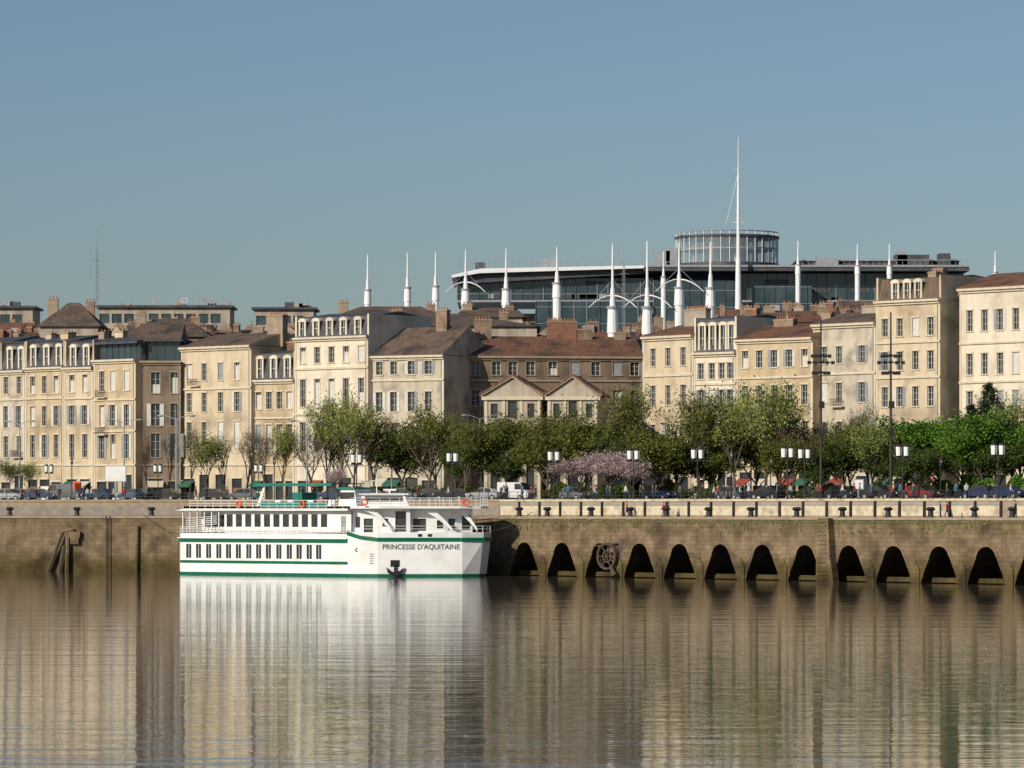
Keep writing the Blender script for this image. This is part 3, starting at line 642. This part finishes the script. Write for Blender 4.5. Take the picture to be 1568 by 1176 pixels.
    for k in range(nP-1): h.face([(deck[k][0],deck[k][1],8.22),(deck[k+1][0],deck[k+1][1],8.22),(deck[k+1][0],deck[k+1][1],8.5),(deck[k][0],deck[k][1],8.5)],wpaint)
    cab=[Vector((-19.6,475.4,0)),Vector((-16.5,474.9,0)),Vector((-12.6,474.6,0)),Vector((-8.2,474.9,0)),Vector((-4.8,476.4,0))]
    for k,(A,B) in enumerate(zip(cab[:-1],cab[1:])):
        Tk,Lk=frame_of(A,B); w.T=Tk
        if k==0: op=[(.35,1.2,5.9,7.2),(Lk-1.5,Lk-.35,5.3,7.0)]
        elif k==1: op=[(.8,1.5,6.0,7.0),(Lk-1.55,Lk-.1,5.4,7.9)]
        elif k==2: op=[(.6,2.2,5.5,7.0),(Lk-.9,Lk-.1,5.8,6.8)]
        else: op=[(.5,1.5,5.6,7.0),(Lk-1.4,Lk-.2,5.6,7.4)]
        wallgrid(w,0,Lk,5.2,8.25,op,wpaint,depth=.25)
    w.T=None
    for x0,x1,y in ((-17.9,-14.6,474.0),(-11.0,-7.2,473.75),(-7.0,-4.2,474.6)):
        n=8; lo=[];hi=[]
        for k in range(n+1):
            t=k/n; xx=x0+(x1-x0)*t; zc=8.2-2.6*(t**1.9); lo.append((xx-O.x,zc-.22-.25*math.sin(math.pi*t))); hi.append((xx-O.x,zc+.2))
        w.prism(lo+hi[::-1],y-O.y,y-O.y+.35,wpaint,'y')
    w.box(-12.8-O.x,-12.3-O.x,473.7-O.y,474.5-O.y,5.3,8.25,wpaint)
    rp=[off(p,0,.5) for p in P[:9]]
    for k in range(len(rp)-1):
        A,B=Vector(rp[k]),Vector(rp[k+1]); L_=(B-A).length; nn=max(1,int(L_/1.1))
        for q in range(nn): p=A.lerp(B,q/nn); rl.tube((p.x,p.y,8.5),(p.x,p.y,9.5),.035,.035,4,wpaint)
        for z in (8.85,9.18,9.5): rl.tube((A.x,A.y,z),(B.x,B.y,z),.03,.03,4,wpaint)
    rp=[off(p,0,.15) for p in P[1:8]]
    for A,B in zip(rp[:-1],rp[1:]):
        A=Vector(A);B=Vector(B)
        for z in (5.75,6.1): rl.tube((A.x,A.y,z),(B.x,B.y,z),.03,.03,4,wpaint)
        rl.tube((A.x,A.y,5.3),(A.x,A.y,6.1),.04,.04,4,wpaint)
    x=-15.5-O.x; y=477-O.y
    w.prism([(x-3.2,8.5),(x+3,8.5),(x+2.4,9.9),(x-2.8,9.9)],y,y+3.5,wpaint,'y'); w.box(x-2.4,x+2.2,y-.06,y-.01,9.1,9.7,glass); w.box(x-3.1,x+2.9,y-.3,y+3.8,9.9,10.05,wpaint)
    rl.tube((x-1,y+1,10),(x-1,y+1,12.6),.07,.04,6,wpaint); rl.tube((x-1.8,y+1,11.6),(x-.2,y+1,11.6),.05,.05,4,wpaint); rl.box(x-.2,x+1.4,y+.9,y+1.1,10.4,10.6,wpaint); rl.tube((x+.6,y+1,10),(x+.6,y+1,10.4),.1,.1,6,wpaint)
    for xx in (-17.8,-5.6): rl.torus((xx-O.x,473.0-O.y,9.0),.36,.1,orange)
    rl.tube((-3.6-O.x,477-O.y,8.5),(-3.2-O.x,476.8-O.y,12),.04,.03,5,wpaint)
    ax=X(605,473)-O.x; ay=472.58-O.y; k=MB()
    k.box(ax-.55,ax+.55,ay-.03,ay+.3,1.2,2.0,black); k.box(ax-.12,ax+.12,ay-.3,ay-.1,.1,1.5,black)
    k.prism([(ax-1.05,1.15),(ax-.85,.45),(ax,-.05),(ax+.85,.45),(ax+1.05,1.15),(ax+.65,.75),(ax,.5),(ax-.65,.75)],ay-.4,ay-.12,black,'y')
    k.obj('anchor',E)
    for q in range(5): rl.box(X(566,473)-O.x,X(576,473)-O.x,472.8-O.y-.1,472.8-O.y-.02,1.6+q*.28,1.66+q*.28,zinc)
    rl.torus((X(547,474)-O.x,473.45-O.y,3.2),.2,.05,black,10,4)
    for u in (640,655): rl.box(X(u,473)-O.x,X(u+6,473)-O.x,472.5-O.y,472.56-O.y,4.85,5.15,black)
    h.obj('hull',E); w.obj('superstructure',E); rl.obj('rails_awning_and_fittings',E)
    cu=bpy.data.curves.new('boat_name','FONT'); cu.body="PRINCESSE D'AQUITAINE"; cu.size=.86; cu.align_x='CENTER'; cu.extrude=.005; cu.offset=.012; cu.materials.append(M('dark_green_lettering',(.005,.03,.02)))
    t=bpy.data.objects.new('name_lettering',cu); COL.objects.link(t); t.parent=E; t.location=(X(645,472.6)-O.x,472.585-O.y,3.3); t.rotation_euler=(math.radians(90),0,0); 
    bpy.context.view_layer.update(); wd=t.dimensions.x; t.scale=(9.3/wd,1,1)
boat()
m=MB()
def rope(p,q,sag):
    pr=None
    for k in range(11):
        t=k/10; v=Vector(p).lerp(Vector(q),t); v.z-=sag*math.sin(math.pi*t)
        if pr: m.tube(pr,v,.04,.04,4,wood)
        pr=v
rope((-3,476,5.4),(2.5,479,7.8),.5); rope((-41.5,491,5),(-48,508,7.6),.6); m.obj('mooring_rope')
# ---------------------------------------------------------------- street lamps
lm=MB(); lm.tube((0,0,0),(0,0,.9),.17,.12,8,iron); lm.tube((0,0,.9),(0,0,5.0),.085,.07,8,iron); lm.box(-.85,.85,-.06,.06,4.72,4.84,iron)
lampg=M('opal_glass',(.72,.72,.70),(.8,.8,.78),1,rough=.3)
for sx in (-.45,.45):
    lm.tube((sx,0,4.84),(sx,0,5.05),.2,.34,10,iron); lm.tube((sx,0,5.05),(sx,0,6.1),.34,.38,10,lampg); lm.tube((sx,0,6.1),(sx,0,6.35),.42,.25,10,iron); lm.tube((sx,0,6.35),(sx,0,6.45),.1,.05,6,iron)
    for k in range(4): q=k*math.pi/2+.4; lm.tube((sx+.36*math.cos(q),.36*math.sin(q),5.05),(sx+.40*math.cos(q),.40*math.sin(q),6.1),.025,.025,4,iron)
lme=lm.mesh('twin_lantern')
for u in (-40,75,242,396,546,693,848,970,1068,1206,1232,1382,1528,1640):
    d=qd(u)+(OF+4.0 if u!=1232 else OF+14); s=.97 if u>500 else .75
    e=empty('street_lamp',(X(u,d),d,G),R.uniform(-.2,.2),s); inst(lme,'post_and_lanterns',e)
tm_=MB(); tm_.tube((0,0,0),(0,0,9),.12,.07,8,zinc)
for sg in(-1,1):
    pr=(0,0,9)
    for k in range(1,6): a_=k/5*1.3; p=(sg*1.6*math.sin(a_),0,9+.7*math.sin(a_)*(1-.3*k/5)); tm_.tube(pr,p,.05,.05,5,zinc); pr=p
    tm_.ball((pr[0]+sg*.25,0,pr[2]-.05),.3,zinc,8,5,(1.4,.6,.4))
tme=tm_.mesh('twin_arm')
for u,dd in ((30,30),(190,12),(270,28),(470,25),(735,40),(1035,40),(1150,45),(1480,35),(600,30),(880,40),(1330,45)):
    d=qd(u)+OF+dd; e=empty('tall_street_light',(X(u,d),d,G),R.uniform(-.5,.5),R.uniform(.9,1.25)); inst(tme,'pole_and_arms',e)
for u,vt in ((1257,488),(1364,478)):
    d=qd(u)+OF+8; H=Z(vt,d)-G; E=empty('floodlight_mast',(X(u,d),d,G),.1); m=MB(); m.tube((0,0,0),(0,0,H),.2,.09,8,iron)
    for q,(z,hw) in enumerate(((Z(545,d)-G,1.0),(Z(555,d)-G,1.4),(Z(571,d)-G,.9))):
        m.tube((-hw,0,z),(hw,0,z),.06,.06,5,iron)
        for x in (-hw,-hw*.5,hw*.5,hw): m.box(x-.18,x+.18,-.35,.1,z-.22,z+.16,iron)
        m.box(-.2,.2,-.2,.2,z-.1,z+.2,iron)
    for z in (Z(625,d)-G,Z(668,d)-G): m.box(-.2,.4,-.2,.2,z,z+.8,iron)
    m.obj('pole_and_floodlights',E)
for u,vt in ((110,700),(385,690),(420,700),(775,690),(1120,690),(1440,700),(1595,690),(340,705),(905,715),(1180,700)):
    d=qd(u)+OF+R.uniform(8,18); H=Z(vt,d)-G; E=empty('traffic_signal' ,(X(u,d),d,G),R.uniform(-.4,.4)); m=MB(); m.tube((0,0,0),(0,0,H),.07,.06,6,iron)
    m.box(-.17,.17,-.2,.05,H-1.0,H-.05,iron)
    for k,cc in enumerate((M_aw1,M_aw3,M_aw2)): m.tube((0,-.2,H-.2-k*.3),(0,-.24,H-.2-k*.3),.1,.1,8,cc)
    m.obj('post_and_head',E)
def sign(u,vt,w_,h_,off,mm,nm):
    d=qd(u)+off; E=empty(nm,(X(u,d),d,G)); m=MB(); z1=Z(vt,d)-G; m.box(-w_/2,w_/2,-.12,.12,z1-h_,z1,mm); m.box(-w_/2-.08,w_/2+.08,-.08,.08,z1-h_-.1,z1+.1,zinc)
    m.box(-.15,.15,-.1,.1,0,z1-h_,zinc); m.obj('panel',E)
sign(177,714,2.7,2.0,OF+9,wpaint,'advertising_billboard'); sign(118,738,1.0,1.0,OF+9,orange,'road_sign'); sign(560,738,1.1,1.2,OF+9,M_aw3,'road_sign'); sign(1315,735,1.0,1.0,OF+9,wpaint,'road_sign')
# ---------------------------------------------------------------- cars
def carmesh(kind):
    m=MB(); body=CB; L=4.2; W=.85
    if kind=='van': low=[(-2.4,.3),(2.4,.3),(2.45,.9),(2.2,1.15),(1.75,1.25),(1.2,2.15),(-2.35,2.2),(-2.42,.9)]
    else: low=[(-2.05,.32),(2.05,.32),(2.1,.6),(1.95,.82),(1.1,.95),(-1.55,1.0),(-2.0,.92),(-2.1,.6)]
    n=len(low)
    for (y0,y1,k0,k1) in ((-W,-W+.12,.94,1),(-W+.12,W-.12,1,1),(W-.12,W,1,.94)):
        A=[(p[0]*k0,y0,.32+(p[1]-.32)*k0) for p in low]; B=[(p[0]*k1,y1,.32+(p[1]-.32)*k1) for p in low]
        for k in range(n): m.face([A[k],A[(k+1)%n],B[(k+1)%n],B[k]],body)
        if y0==-W: m.face(A,body)
        if y1==W: m.face(B,body)
    if kind=='van':
        m.prism([(1.72,1.3),(1.22,2.0),(.45,2.0),(.45,1.3)],-W-.01,W+.01,glass,'y'); m.prism([(1.82,1.28),(1.3,2.1),(1.24,2.08),(1.74,1.26)],-W+.15,W-.15,glass,'y')
    else:
        gh=[(1.15,.93),(.45,1.42),(-1.15,1.45),(-1.75,.98)]; rf=[(.45,1.40),(.3,1.5),(-1.0,1.52),(-1.2,1.42)]
        m.prism(gh,-W+.12,W-.12,glass,'y'); m.prism(rf,-W+.14,W-.14,body,'y')
        for x in (-.35,): m.prism([(x-.05,.97),(x-.05,1.43),(x+.05,1.43),(x+.05,.97)],-W+.105,W-.105,body,'y')
        m.prism([(-1.2,.97),(-1.0,1.44),(-1.2,1.44),(-1.6,.98)],-W+.1,W-.1,body,'y')
    for x in (-1.3,1.3):
        for sy in(-1,1): m.tube((x,sy*(W-.2),.32),(x,sy*(W+.03),.32),.33,.33,14,rubber); m.tube((x,sy*(W+.03),.32),(x,sy*(W+.045),.32),.2,.18,10,zinc)
    x=2.08 if kind!='van' else 2.44
    for sy in(-.6,.6): m.box(x-.15,x+.02,sy-.15,sy+.15,.62,.78,lampg); m.box(-x-.02,-x+.1,sy-.15,sy+.15,.65,.85,M_aw1)
    return m.mesh(kind)
CB=M('car_paint',(.3,.3,.3),(.31,.31,.31),1,rough=.25,spec=.6)
paints=[M('car_paint_'+n,c,tuple(x*1.05 for x in c),1,rough=.25,spec=.6) for n,c in (('white',(.62,.62,.62)),('silver',(.32,.33,.34)),('navy',(.02,.035,.10)),('black',(.02,.02,.02)),('red',(.22,.02,.02)),('grey',(.13,.135,.14)),('blue',(.03,.08,.18)))]
cm=carmesh('car'); vm=carmesh('van')
for u,off,p,k in ((62,14,2,0),(30,22,5,0),(150,14,2,0),(205,15,6,0),(95,20,5,1),(330,18,3,0),(372,15,5,0),(620,14,5,0),(655,18,3,0),(740,13,1,0),(790,19,0,1),(690,16,3,0),(880,18,5,0),(1010,19,2,0),(1120,16,5,0),(1175,14,3,0),(1290,17,3,0),(1345,14,3,0),(1410,16,4,0),(1500,19,2,0),(1545,14,2,0),(570,17,1,0),(510,16,2,0),(15,14,1,0),(250,16,3,0)):
    d=qd(u)+OF+off; rz=-.25 if u<760 else -.75
    e=empty('delivery_van' if k else 'parked_car',(X(u,d),d,G+.004),rz+R.uniform(-.15,.15)+(math.pi if R.random()<.5 else 0),1.05); o=inst(vm if k else cm,'bodywork',e)
    o.material_slots[0].link='OBJECT'; o.material_slots[0].material=paints[p]
# ---------------------------------------------------------------- pedestrians
skin=M('skin',(.45,.27,.19),(.5,.31,.22),3,rough=.6); hair=M('hair',(.03,.02,.015),(.06,.04,.03),6)
top0=M('coat',(.05,.05,.06),(.07,.07,.08),3); leg0=M('trousers',(.03,.035,.06),(.04,.045,.08),3)
def person_mesh(st,arm):
    V=[(0,0,.95),(0,0,1.15),(0,0,1.38),(0,.0,1.50),(0,.01,1.58),(0,.02,1.68)]; Ed=[(0,1),(1,2),(2,3),(3,4),(4,5)]; Rr=[.15,.145,.16,.06,.085,.085]
    for sg in(-1,1):
        b=len(V); sw=sg*st
        V+= [(sg*.10,0,.88),(sg*.10,-sw*.5,.48),(sg*.10,-sw+ (.04 if sw<0 else 0),.09),(sg*.11,-sw-.16,.04)]; Rr+=[.10,.068,.045,.04]; Ed+=[(0,b),(b,b+1),(b+1,b+2),(b+2,b+3)]
        b=len(V); aw=-sg*arm
        V+=[(sg*.2,0,1.36),(sg*.25,-aw*.3+.03,1.10),(sg*.25,-aw-.06,.87),(sg*.25,-aw-.1,.78)]; Rr+=[.07,.05,.036,.032]; Ed+=[(2,b),(b,b+1),(b+1,b+2),(b+2,b+3)]
    me=bpy.data.meshes.new('p'); me.from_pydata(V,Ed,[]); o=bpy.data.objects.new('p',me); COL.objects.link(o)
    md=o.modifiers.new('s','SKIN'); 
    for i,r_ in enumerate(Rr): me.skin_vertices[0].data[i].radius=(r_,r_*.8 if i<3 else r_)
    me.skin_vertices[0].data[0].use_root=True
    o.modifiers.new('u','SUBSURF').levels=1
    dg=bpy.context.evaluated_depsgraph_get(); ev=o.evaluated_get(dg); nm=bpy.data.meshes.new_from_object(ev); bpy.data.objects.remove(o)
    out=MB(); [out.mi(k) for k in (top0,leg0,skin,hair,black)]
    vs=[v.co.copy() for v in nm.vertices]; out.v=vs
    for p in nm.polygons:
        c=p.center; z=c.z; hand=abs(c.x)>.19 and z<.84
        mt=4 if z<.09 else (2 if hand else (1 if z<.92 and abs(c.x)<.21 else (0 if z<1.47 else 2)))
        out.f.append(list(p.vertices)); out.m.append(mt)
    out.ball((0,.03,1.70),.105,hair,8,6,(.95,1,1)); out.ball((0,-.085,1.63),.022,skin,5,4); 
    for sx in(-.035,.035): out.ball((sx,-.08,1.655),.012,black,4,3)
    for sx in(-.09,.09): out.ball((sx,.01,1.64),.022,skin,5,4,(.5,1,1.2))
    return out.mesh('figure')
pm=[person_mesh(.22,.18),person_mesh(.05,.05),person_mesh(-.3,.22)]
tops=[M('coat_'+str(i),c,tuple(x*1.2 for x in c),4) for i,c in enumerate(((.35,.03,.03),(.04,.05,.09),(.5,.5,.48),(.12,.10,.08),(.05,.15,.25),(.02,.02,.02)))]
PL=[(1016,2.5,1),(1024,3.5,1),(958,1,0),(1005,2,0),(1190,1,0),(1400,1.5,0),(1450,2,1),(1555,2.5,1),(1548,1.5,0),(820,1,0),(870,2,0),(905,1.2,0),(640,1.5,0),(600,1,0),(140,1.5,0),(45,1,0),(225,2,0),(300,1,0),(1100,1.5,0),(1240,1,0),(1480,1,0),(775,2,0),(1335,2,0),(1130,4,0),(960,4,1),(1440,3,1),(1290,1.5,0),(1060,2,0),(930,1.5,0),(1520,1.5,0)]
PL+=[(R.uniform(770,1560),R.uniform(.8,6),0) for _ in range(34)]+[(R.uniform(5,740),R.uniform(.8,6),0) for _ in range(18)]
for i,(u,off,low) in enumerate(PL):
    d=qd(u)+(off if low else OF+off); e=empty('pedestrian',(X(u,d),d,(LQ if low else G)+.008),R.choice([1.2,-1.2,1.6,-1.7,.3]),R.uniform(.95,1.06))
    inst(pm[i%3],'body',e,[tops[i%6] if i else tops[0]])
# ---------------------------------------------------------------- trees
bark=M('bark',(.045,.037,.028),(.08,.065,.05),3,stretch=(2,2,.5)); barkl=M('pale_bark',(.09,.07,.052),(.15,.12,.09),2,stretch=(2,2,.6))
def leafmat(n,c,c2):
    m=M(n,c,c2,.45,rough=.6,island=.35,spec=.2)
    nt=m.node_tree; b=nt.nodes['Principled BSDF']; tr=nt.nodes.new('ShaderNodeBsdfTranslucent'); mx=nt.nodes.new('ShaderNodeMixShader'); mx.inputs[0].default_value=.3
    nt.links.new(b.inputs['Base Color'].links[0].from_socket,tr.inputs[0]); out=nt.nodes['Material Output']; nt.links.new(b.outputs[0],mx.inputs[1]); nt.links.new(tr.outputs[0],mx.inputs[2]); nt.links.new(mx.outputs[0],out.inputs[0]); return m
lf={'dk':leafmat('leaves_dark_green',(.055,.085,.018),(.10,.135,.03)),'ol':leafmat('leaves_olive',(.10,.12,.022),(.17,.18,.04)),'br':leafmat('leaves_bright_green',(.08,.18,.02),(.15,.28,.04)),
    'lt':leafmat('leaves_fresh_yellow_green',(.18,.22,.05),(.30,.34,.09)),'rd':leafmat('leaves_reddish_bud',(.14,.095,.05),(.2,.15,.085)),'pk':leafmat('blossom_pink',(.42,.30,.30),(.62,.48,.47)),'cf':leafmat('needles_dark',(.012,.03,.012),(.03,.06,.02))}
def tree_meshes(seed,leafn,lsize,spread=.42,bare=False):
    r=random.Random(seed); t=MB(); f=MB(); tips=[]; H=10.
    def grow(p,dirv,ln,rad,lev):
        q=p; d=dirv.copy(); n=3 if lev<2 else 2
        for k in range(n):
            d=(d+Vector((r.gauss(0,.12),r.gauss(0,.12),r.gauss(.03,.06)))).normalized(); q2=q+d*ln/n; r0=rad*(1-.35*k/n); r1=rad*(1-.35*(k+1)/n)
            t.tube(q,q2,r0,r1,6 if lev<2 else 3,bark,cap=False); q=q2
            if lev>=2: tips.append((q.copy(),lev))
        if lev>=4: return
        m=(r.randint(5,7) if lev==0 else r.randint(3,4))
        for k in range(m):
            az=2*math.pi*(k+r.random()*.6)/m; el=r.uniform(.45,1.3) if lev==0 else r.uniform(.1,1.1)
            nd=Vector((math.cos(az)*math.cos(el),math.sin(az)*math.cos(el),math.sin(el))); nd=(nd*.75+d*.45).normalized()
            grow(q-d*ln*r.uniform(0,.4),nd,ln*r.uniform(.6,.85) if lev else ln*r.uniform(.75,1.15),rad*.55,lev+1)
    grow(Vector((0,0,0)),Vector((0,0,1)),2.4,.15,0)
    zt=max(p.z for p,_ in tips); s=H/zt
    t.v=[v*s for v in t.v]; tips=[(p*s,l) for p,l in tips]
    if leafn:
        cl=[(p,r.uniform(.4,1.1)) for p,l in tips if l>=(3 if leafn<5000 else 2)]; 
        r.shuffle(cl)
        for i in range(leafn):
            p,rad=cl[int(len(cl)*r.random()**1.2)]
            c=p+Vector((r.gauss(0,rad*.5),r.gauss(0,rad*.5),r.gauss(-.15 if leafn>5000 else 0,rad*.5)))
            if c.z<1.3: continue
            a_=Vector((r.gauss(0,1),r.gauss(0,1),r.gauss(0,1))).normalized(); b2=a_.orthogonal().normalized(); sz=lsize*r.uniform(.5,1.3)
            b3=a_.cross(b2)
            f.face([c-b2*sz*.5,c-b3*sz*.35,c+b2*sz*.5,c+b3*sz*.35],lf['ol'])
    return t.mesh('trunk_and_limbs'),(f.mesh('foliage') if leafn else None)
full=[tree_meshes(s_,15000,.30) for s_ in (1,2,3,4)]; sparse=[tree_meshes(s_,4900,.25) for s_ in (5,6,7)]; bare=[tree_meshes(s_,1500,.16) for s_ in (8,9,10)]
def tree(u,vt,wpx,kind,lc,dd=None,name=None):
    d=qd(u)+(dd if dd else R.uniform(26,44)); H=Z(vt,d)-G; s=H/10.
    src=R.choice({'f':full,'s':sparse,'b':bare}[kind]); ww=wpx*d/F; k=ww/ (7.2*s)
    e=empty(name or {'f':'leafy_tree','s':'spring_tree','b':'bare_tree'}[kind],(X(u,d),d,G),R.uniform(0,6.28),1.); e.scale=(s*k,s*k,s)
    inst(src[0],'trunk_and_limbs',e,[barkl if R.random()<.3 else bark]); 
    if src[1]: inst(src[1],'foliage',e,[lf[lc]])
TR=[(8,700,40,'s','ol'),(45,705,30,'s','lt'),(228,640,44,'b','rd'),(258,650,40,'b','rd'),(290,645,50,'b','rd'),(316,660,60,'s','lt'),(345,660,40,'b','rd'),(376,648,70,'b','rd'),(408,655,50,'b','rd'),(432,645,50,'s','lt'),
(478,655,80,'b','rd'),(500,600,70,'s','lt'),(540,598,80,'s','lt'),(522,650,60,'s','ol'),(575,635,70,'s','rd'),(618,652,110,'f','dk'),(655,612,90,'s','ol'),(668,640,80,'s','rd'),(700,680,70,'f','dk'),(735,650,90,'f','ol'),(712,640,60,'s','ol'),(785,636,110,'f','ol'),
(770,680,70,'f','dk'),(850,622,100,'s','ol'),(835,655,100,'f','ol'),(905,640,100,'f','ol'),(890,690,70,'s','rd'),(962,585,90,'s','ol'),(960,650,100,'f','dk'),(1015,655,110,'f','ol'),(1040,675,90,'f','dk'),(1070,592,95,'s','ol'),(1090,650,90,'s','ol'),(1125,598,90,'s','lt'),(1090,680,90,'f','ol'),
(1172,578,110,'s','lt'),(1150,645,100,'f','ol'),(1212,630,90,'s','rd'),(1200,670,80,'f','ol'),(1255,645,80,'s','rd'),(1290,672,100,'f','dk'),(1306,628,80,'s','ol'),(1335,645,90,'s','lt'),(1330,610,50,'b','rd'),(1255,690,70,'f','dk'),(1345,672,80,'f','br'),
(1392,640,110,'f','br'),(1435,636,130,'f','br'),(1475,648,100,'f','br'),(1500,628,110,'f','br'),(1550,602,100,'s','lt'),(1560,645,100,'f','br'),(1360,685,70,'f','dk'),(1415,680,90,'f','dk'),(1530,676,90,'f','dk'),(1595,640,90,'f','br')]
for t_ in TR: tree(*t_)
for u,vt,w_ in ((895,692,80),(935,688,90),(965,700,60),(520,712,35)): tree(u,vt,w_,'s','pk',18,'cherry_blossom_tree')
def conifer(u,vt,wpx):
    d=qd(u)+38; H=Z(vt,d)-G; e=empty('conifer_tree',(X(u,d),d,G)); t=MB(); f=MB(); r=random.Random(3); t.tube((0,0,0),(0,0,H),.3,.04,7,bark); W=wpx*d/F/2
    for k in range(110):
        z=H*(.2+.78*k/110); rr=W*min(1,(1.02-z/H)*2.2)*r.uniform(.75,1.1); az=r.random()*6.28; tip=Vector((rr*math.cos(az),rr*math.sin(az),z-.25*rr)); t.tube((0,0,z),tip,.05,.02,3,bark)
        for q in range(42):
            c=Vector((0,0,z)).lerp(tip,r.uniform(.25,1.05))+Vector((r.gauss(0,.22),r.gauss(0,.22),r.gauss(0,.16))); a_=Vector((r.gauss(0,1),r.gauss(0,1),r.gauss(0,1))).normalized(); b2=a_.orthogonal().normalized(); b3=a_.cross(b2); f.face([c-b2*.2,c-b3*.07,c+b2*.2,c+b3*.07],lf['cf'])
    t.obj('trunk_and_limbs',e); f.obj('foliage',e)
conifer(1515,584,76); conifer(1488,618,34)
def hedge(u0,u1,vt,lc,off):
    d0=qd(u0)+off; e=empty('hedge',(X(u0,d0),d0,G)); f=MB(); r=random.Random(int(u0)); n=int((u1-u0)*26)
    for i in range(n):
        u=r.uniform(u0,u1); d=qd(u)+off+r.uniform(-.8,.8); hh=(Z(vt,d)-G)*(.75+.3*math.sin(u*.13)*math.sin(u*.05)); c=Vector((X(u,d)-X(u0,d0),d-d0,r.random()**.6*hh)); a_=Vector((r.gauss(0,1),r.gauss(0,1),r.gauss(0,1))).normalized(); b2=a_.orthogonal().normalized(); b3=a_.cross(b2); f.face([c-b2*.17,c-b3*.1,c+b2*.17,c+b3*.1],lf[lc])
    f.obj('foliage',e)
hedge(590,735,742,'dk',OF+24); hedge(830,1100,738,'dk',OF+26); hedge(1180,1400,738,'dk',OF+26); hedge(1380,1600,725,'br',OF+28)
# ---------------------------------------------------------------- light, sky, camera
el=math.radians(25); az=Vector((-.68,-.73)).normalized()
sdir=Vector((az.x*math.cos(el),az.y*math.cos(el),math.sin(el)))
sl=bpy.data.lights.new('sun','SUN'); sl.energy=4.3; sl.angle=math.radians(.5); sl.color=(1,.91,.77); so=bpy.data.objects.new('sun',sl); COL.objects.link(so); so.rotation_euler=sdir.to_track_quat('Z','Y').to_euler()
wd=bpy.data.worlds.new('World'); sc.world=wd; wd.use_nodes=True; nt=wd.node_tree; bg=nt.nodes['Background']; st=nt.nodes.new('ShaderNodeTexSky'); st.sky_type='NISHITA'; st.sun_disc=False
st.sun_elevation=el; st.sun_rotation=math.atan2(az.x,az.y)%(2*math.pi); st.air_density=1.0; st.dust_density=.8; st.ozone_density=2.0; st.altitude=0
tn=nt.nodes.new('ShaderNodeMixRGB'); tn.blend_type='MULTIPLY'; tn.inputs[0].default_value=1; tn.inputs[2].default_value=(.79,.87,1.0,1)
nt.links.new(st.outputs[0],tn.inputs[1]); nt.links.new(tn.outputs[0],bg.inputs[0]); bg.inputs[1].default_value=.069
cam=bpy.data.cameras.new('camera'); co=bpy.data.objects.new('camera',cam); COL.objects.link(co); co.location=(0,0,CH); co.rotation_euler=(math.radians(90),0,0)
cam.sensor_width=36; cam.lens=36*F/1568; cam.shift_y=(HV-588)/1568; cam.clip_start=1; cam.clip_end=12000; sc.camera=co
sc.view_settings.view_transform='Standard'; sc.view_settings.look='None'; sc.view_settings.exposure=0
